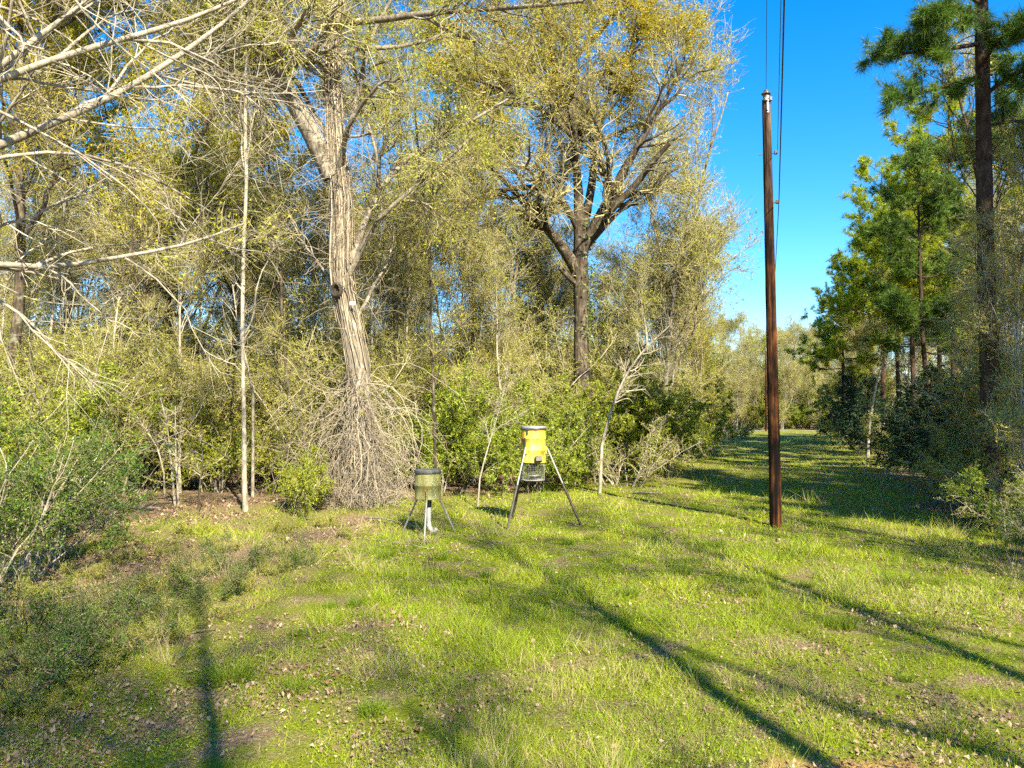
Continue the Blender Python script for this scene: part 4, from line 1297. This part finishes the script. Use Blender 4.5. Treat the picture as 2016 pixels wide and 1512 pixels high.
def yellow_feeder():
    D = 17.4
    x = gx(1050, D)
    gz = float(ground_z(x, D))
    root = empty('barrel_feeder', (x, D, gz))
    tag(root, 'tall yellow rusty barrel feeder on three long pipe legs', 'feeder')
    z0, z1, r = 1.40 - gz, 2.20 - gz, .285
    m = MB()
    m.lathe(drum_profile(r, z0, z1, [z0 + .30, z0 + .57]), sides=40)
    barrel = m.build('barrel', M['yellow_paint'], root)
    m = MB()
    m.lathe([(r + .006, z1 - .035), (r + .020, z1 - .03), (r + .020, z1 + .012), (r + .006, z1 + .016)], sides=40)
    m.build('clamp_band', M['lid_dark'], root)
    m = MB()
    m.lathe([(r + .012, z1 + .014), (r + .016, z1 + .05), (r * .97, z1 + .062), (r * .9, z1 + .052), (.01, z1 + .056)], sides=40)
    m.build('lid', M['galv'], root)
    m = MB()
    m.box((-.145, -r - .005 + .035, z1 - .075), (.022, .03, .13), rot=(0, 0, -.5))
    m.box((-.145, -r + .02, z1 - .01), (.05, .03, .035), rot=(0, 0, -.5))
    m.build('latch', M['lid_dark'], root)
    m = MB()
    m.box((-.20, -r + .07, z0 + .47), (.03, .03, .24), rot=(0, 0, -.75))
    m.build('bracket', M['dark_steel'], root)
    m = MB()
    m.box((.21, -r * .68, z0 + .42), (.012, .012, .74), rot=(0, 0, .75))
    m.build('seam', M['yellow_paint'], barrel)
    # control box hung on the front, tilted
    m = MB()
    m.box((.11, -r - .045, z0 + .10), (.15, .09, .12), rot=(-.45, .0, .18))
    cb_ = m.build('control_box', M['dark_steel'], root)
    m = MB()
    m.box((.115, -r - .098, z0 + .118), (.135, .012, .11), rot=(-.45, .0, .18))
    m.build('solar_panel', M['panel'], cb_)
    # legs
    for dx, dy in ((-.62, -.85), (1.12, -.05), (-.50, .92)):
        u = np.array([dx, dy]) / math.hypot(dx, dy)
        top = np.array([u[0] * (r + .03), u[1] * (r + .03), z0 + .36])
        foot = np.array([dx, dy, -.05 + float(ground_z(x + dx, D + dy)) - gz])
        mid = top + (foot - top) * .45
        m = MB()
        straight(m, top, mid + (foot - top) * .02, .021)
        leg = m.build('leg', M['galv'], root)
        m = MB()
        straight(m, mid, foot, .028)
        m.build('sleeve', M['dark_steel'], leg)
        m = MB()
        c = np.array([u[0] * (r + .012), u[1] * (r + .012), z0 + .30])
        m.box(c, (.03, .05, .16), rot=(0, 0, math.atan2(u[1], u[0])))
        m.build('leg_bracket', M['yellow_paint'], leg)
    # wire cage and the spinner inside it
    m = MB()
    rc, c0, c1 = .265, z0 - .40, z0 - .002
    a = np.arange(40) / 40 * 2 * np.pi
    P = np.stack([np.stack([np.cos(a) * rc, np.sin(a) * rc, np.full(40, z)], 1) for z in (c0, c1)], 1)
    m.tubes(P, np.full((40, 2), .0016), 4)
    a = np.arange(41) / 40 * 2 * np.pi
    zs = np.linspace(c0, c1, 10)
    P = np.stack([np.stack([np.cos(a) * rc, np.sin(a) * rc, np.full(41, z)], 1) for z in zs], 0)
    m.tubes(P, np.where((np.arange(10) == 0) | (np.arange(10) == 9), .006, .0016)[:, None] * np.ones((1, 41)), 4)
    s = np.linspace(-rc, rc, 19)[1:-1]
    h = np.sqrt(rc * rc - s * s)
    P = np.concatenate([np.stack([np.stack([s, -h, s * 0 + c0], 1), np.stack([s, h, s * 0 + c0], 1)], 1),
                        np.stack([np.stack([-h, s, s * 0 + c0], 1), np.stack([h, s, s * 0 + c0], 1)], 1)])
    m.tubes(P, np.full((len(P), 2), .0016), 4)
    m.build('wire_cage', M['galv'], root)
    m = MB()
    m.lathe([(.13, z0 - .005), (.05, z0 - .12), (.05, z0 - .17), (.001, z0 - .17)], sides=24)
    m.box((.0, .0, z0 - .23), (.12, .12, .12))
    m.build('motor_funnel', M['dark_steel'], root)
    m = MB()
    m.lathe([(.001, z0 - .30), (.15, z0 - .305), (.16, z0 - .285), (.15, z0 - .295), (.001, z0 - .29)], sides=24)
    m.build('spinner_plate', M['galv'], root)


def green_feeder():
    D = 15.8
    x = gx(843, D)
    gz = float(ground_z(x, D))
    root = empty('barrel_feeder', (x, D, gz))
    tag(root, 'short faded-green barrel feeder with white pipe spout', 'feeder')
    z0, z1, r = .74 - gz, 1.33 - gz, .275
    m = MB()
    m.lathe(drum_profile(r, z0, z1, [z0 + .30]), sides=40)
    m.build('barrel', M['green_paint'], root)
    m = MB()
    m.lathe([(r + .004, z1 - .045), (r + .018, z1 - .04), (r + .018, z1 - .004), (r + .004, z1)], sides=40)
    m.build('clamp_band', M['lid_dark'], root)
    m = MB()
    m.lathe([(r + .006, z1 - .002), (r + .014, z1 + .025), (r + .002, z1 + .04), (r * .93, z1 + .036), (r * .90, z1 + .022), (.01, z1 + .026)], sides=40)
    m.build('lid', M['lid'], root)
    for dx, dy in ((.03, -.92), (-.62, .50), (.56, .50)):
        u = np.array([dx, dy]) / math.hypot(dx, dy)
        top = np.array([u[0] * (r + .02), u[1] * (r + .02), z0 + .20])
        knee = np.array([u[0] * (r + .03), u[1] * (r + .03), z0 + .0])
        foot = np.array([dx, dy, -.05 + float(ground_z(x + dx, D + dy)) - gz])
        m = MB()
        straight(m, knee, foot, .02)
        leg = m.build('leg', M['galv'], root)
        m = MB()
        straight(m, top, knee + (foot - knee) * .03, .024)
        m.build('leg_socket', M['green_paint'], leg)
    m = MB()
    straight(m, (.02, .03, z0 + .015), (.02, .03, z0 - .17), .06, 16)
    m.build('collar', M['dark_steel'], root)
    m = MB()
    pts = [(.02, .03, z0 - .10), (.02, .03, .36), (.02, .03, .27), (.028, .02, .20), (.06, 0, .135), (.105, -.03, .10), (.15, -.06, .11), (.185, -.08, .155)]
    P = smooth_path(pts, 26)[None]
    R = np.full((1, 26), .046)
    R[0, -11:-7] = .054
    R[0, -2:] = .053
    m.tubes(P, R, 16, 0, cap=False)
    pipe = m.build('spout_pipe', M['pvc'], root)
    m = MB()
    m.tubes(P[:, -3:] + (P[:, -1:] - P[:, -2:-1]) * .1, np.full((1, 3), .04), 14, 0, cap=True)
    m.build('spout_mouth', M['pvc'], pipe)


yellow_feeder()
green_feeder()


# ------------------------------------------------------------------ utility poles and wires
def pole_material():
    m, n, l, out = new_mat('creosoted_pole')
    tc = n.new('ShaderNodeTexCoord')
    o = tc.outputs['Object']
    v = mapping(n, l, o, (14, 14, .7))
    t = noise(n, l, 1, 7, v, .7)
    v2 = mapping(n, l, o, (2.2, 2.2, .8))
    pch = noise(n, l, 1, 4, v2, .6)
    wood = ramp(n, [(.45, (.004, .0025, .002)), (.51, (.012, .006, .004)), (.56, (.05, .018, .006)), (.62, (.12, .045, .015))])
    add = n.new('ShaderNodeMath')
    add.operation = 'MULTIPLY_ADD'
    add.inputs[1].default_value = .55
    l.new(pch.outputs[0], add.inputs[0])
    s2 = n.new('ShaderNodeMath')
    s2.operation = 'MULTIPLY'
    s2.inputs[1].default_value = .5
    l.new(t.outputs[0], s2.inputs[0])
    l.new(s2.outputs[0], add.inputs[2])
    l.new(add.outputs[0], wood.inputs[0])
    # weathered grey towards the top, tarry foot
    sep = n.new('ShaderNodeSeparateXYZ')
    l.new(o, sep.inputs[0])
    up_ = n.new('ShaderNodeMapRange')
    up_.inputs[1].default_value, up_.inputs[2].default_value = 6.5, 10.3
    l.new(sep.outputs[2], up_.inputs[0])
    grey = ramp(n, [(.40, (.008, .005, .004)), (.5, (.05, .027, .017)), (.60, (.17, .12, .09))])
    l.new(t.outputs[0], grey.inputs[0])
    mx = n.new('ShaderNodeMixRGB')
    l.new(up_.outputs[0], mx.inputs[0])
    l.new(wood.outputs[0], mx.inputs[1])
    l.new(grey.outputs[0], mx.inputs[2])
    p = n.new('ShaderNodeBsdfPrincipled')
    p.inputs['Roughness'].default_value = .9
    p.inputs['Specular IOR Level'].default_value = .12
    l.new(mx.outputs[0], p.inputs['Base Color'])
    b_ = n.new('ShaderNodeBump')
    b_.inputs['Strength'].default_value = .7
    b_.inputs['Distance'].default_value = .03
    l.new(t.outputs[0], b_.inputs['Height'])
    l.new(b_.outputs[0], p.inputs['Normal'])
    l.new(p.outputs[0], out.inputs[0])
    return m


M['pole'] = pole_material()
M['ceramic'] = plain_mat('brown_porcelain', [(.3, (.05, .035, .03)), (.7, (.16, .12, .10))], 10, .25)
M['ceramic_pale'] = plain_mat('grey_porcelain', [(.3, (.14, .125, .11)), (.7, (.24, .22, .20))], 10, .35)
M['wire'] = plain_mat('dark_wire', [(.3, (.02, .02, .022)), (.7, (.05, .05, .055))], 10, .5, .3)


def utility_pole(x, y, H, label, top_shift=-.10):
    root = empty('utility_pole', (x, y, float(ground_z(x, y))))
    tag(root, label, 'utility pole', 'utility poles along the lane')
    n = 28
    t = np.linspace(0, 1, n)
    P = np.stack([top_shift * t, 0 * t, -.2 + (H + .2) * t], 1)[None]
    R = (.140 - .044 * t)[None]
    m = MB()
    m.tubes(P, R, 20, 0, .012, cap=True)
    m.build('shaft', M['pole'], root)
    tx = top_shift
    m = MB()
    m.box((tx, -.108, H - .14), (.045, .02, .40))
    m.box((tx, -.03, H + .045), (.05, .12, .02))
    straight(m, (tx, 0, H + .03), (tx, 0, H + .10), .014)
    for z in (H - .28, H - .06):
        straight(m, (tx, -.10, z), (tx, -.14, z), .02, 6)
    m.build('ridge_bracket', M['galv'], root)
    m = MB()
    m.lathe([(.03, H + .06), (.075, H + .065), (.08, H + .085), (.045, H + .11), (.05, H + .125), (.105, H + .13), (.11, H + .155), (.055, H + .185), (.045, H + .20), (.06, H + .215), (.04, H + .235), (.001, H + .24)], (tx, 0, 0), 24)
    m.build('pin_insulator', M['ceramic'], root)
    for s in (-1, 1):
        m = MB()
        m.lathe([(.015, -.045), (.045, -.04), (.05, -.018), (.026, 0), (.05, .018), (.045, .04), (.015, .045)], (tx + s * .055, -.12, H - .03), 18)
        m.build('spool_insulator', M['ceramic_pale'], root)
    for z, left in ((H - 1.30, True), (H - 2.47, False)):
        f = z / H
        rr = .140 - .044 * f
        cx_ = top_shift * f
        m = MB()
        if left:
            m2 = MB()
            straight(m2, (cx_ - rr - .10, 0, z - .02), (cx_ - rr + .02, 0, z), .012, 6)
            m2.build('bolt', M['dark_steel'], root)
        straight(m, (cx_ + rr - .02, -.02, z), (cx_ + rr + .09, -.04, z + .03), .014, 6)
        m.box((cx_ + rr + .08, -.04, z + .03), (.05, .05, .09))
        cl = m.build('clevis', M['dark_steel'], root)
        m = MB()
        m.lathe([(.015, -.04), (.035, -.03), (.02, 0), (.035, .03), (.015, .04)], (cx_ + rr + .10, -.05, z + .03), 14)
        m.build('spool', M['ceramic'], cl)
    return root


PX, PY, PH = gx(1524.5, 17.2), 17.2, 10.02
QX, QY = gx(1507.5, 95), 95.0
utility_pole(PX, PY, PH, 'tall dark brown wooden utility pole standing in the clearing')
utility_pole(QX, QY, 10.6, 'far reddish utility pole half hidden behind the near one', .1)
u = np.array([QX - PX, QY - PY])
u = u / np.linalg.norm(u)
gzp, gzq = float(ground_z(PX, PY)), float(ground_z(QX, QY))


def wire(a, b_, sag, r, label, name='power_line'):
    a, b_ = np.array(a, float), np.array(b_, float)
    t = np.linspace(0, 1, 60)
    P = a + (b_ - a) * t[:, None]
    P[:, 2] -= sag * 4 * t * (1 - t)
    m = MB()
    m.tubes((P - a)[None], np.full((1, 60), r), 6, 0)
    o = m.build(name, M['wire'])
    o.location = tuple(a)
    tag(o, label, 'wire', 'wires on the utility poles')


back = np.array([PX, PY]) - u * 70
top = (PX - .10, PY, PH + gzp + .235)
wire(top, (back[0] - .1, back[1], PH + 1.4), .9, .006, 'thin top wire rising from the near pole overhead')
wire(top, (QX + .1, QY, 10.6 + gzq + .235), 1.1, .006, 'top wire running from the near pole to the far pole')
z2, z3 = PH + gzp - 1.27, PH + gzp - 2.44
wire((PX + .13, PY - .05, z2), (back[0] - .6, back[1], z2 + 1.2), 1.0, .006, 'thin middle wire rising from the pole overhead')
wire((PX + .15, PY - .05, z3), (back[0] - .75, back[1], z3 + 1.6), 1.0, .011, 'thick black lower cable rising from the pole overhead', 'service_cable')
wire((PX + .15, PY - .05, z3), (QX + .3, QY, 10.6 + gzq - 2.44), 1.2, .010, 'lower cable running from the near pole to the far pole', 'service_cable')
wire((QX - .1, QY, 8.15), (QX - 60, QY + 4, 8.6), .8, .012, 'pale wire leading left from the far pole')


# ------------------------------------------------------------------ members of a rank are told apart by their place, counted from the left
TEN = ['', 'twenty', 'thirty', 'forty', 'fifty']
ORD = ['first', 'second', 'third', 'fourth', 'fifth', 'sixth', 'seventh', 'eighth', 'ninth', 'tenth', 'eleventh', 'twelfth', 'thirteenth', 'fourteenth', 'fifteenth',
       'sixteenth', 'seventeenth', 'eighteenth', 'nineteenth']


def ordinal(i):
    if i <= 19:
        return ORD[i - 1]
    t, r = divmod(i, 10)
    if r == 0:
        return TEN[t - 1][:-1] + 'ieth'
    return TEN[t - 1] + '-' + ORD[r - 1]


ranked = {}
for o in scene.objects:
    if o.parent is None and 'label' in o and 'group' in o:
        ranked.setdefault(o['label'], []).append(o)
for lab, os_ in ranked.items():
    if len(os_) > 1:
        os_.sort(key=lambda o: o.location.x / max(o.location.y, .1))
        for i, o in enumerate(os_):
            o['label'] = '%s, %s from the left' % (lab, ordinal(i + 1))
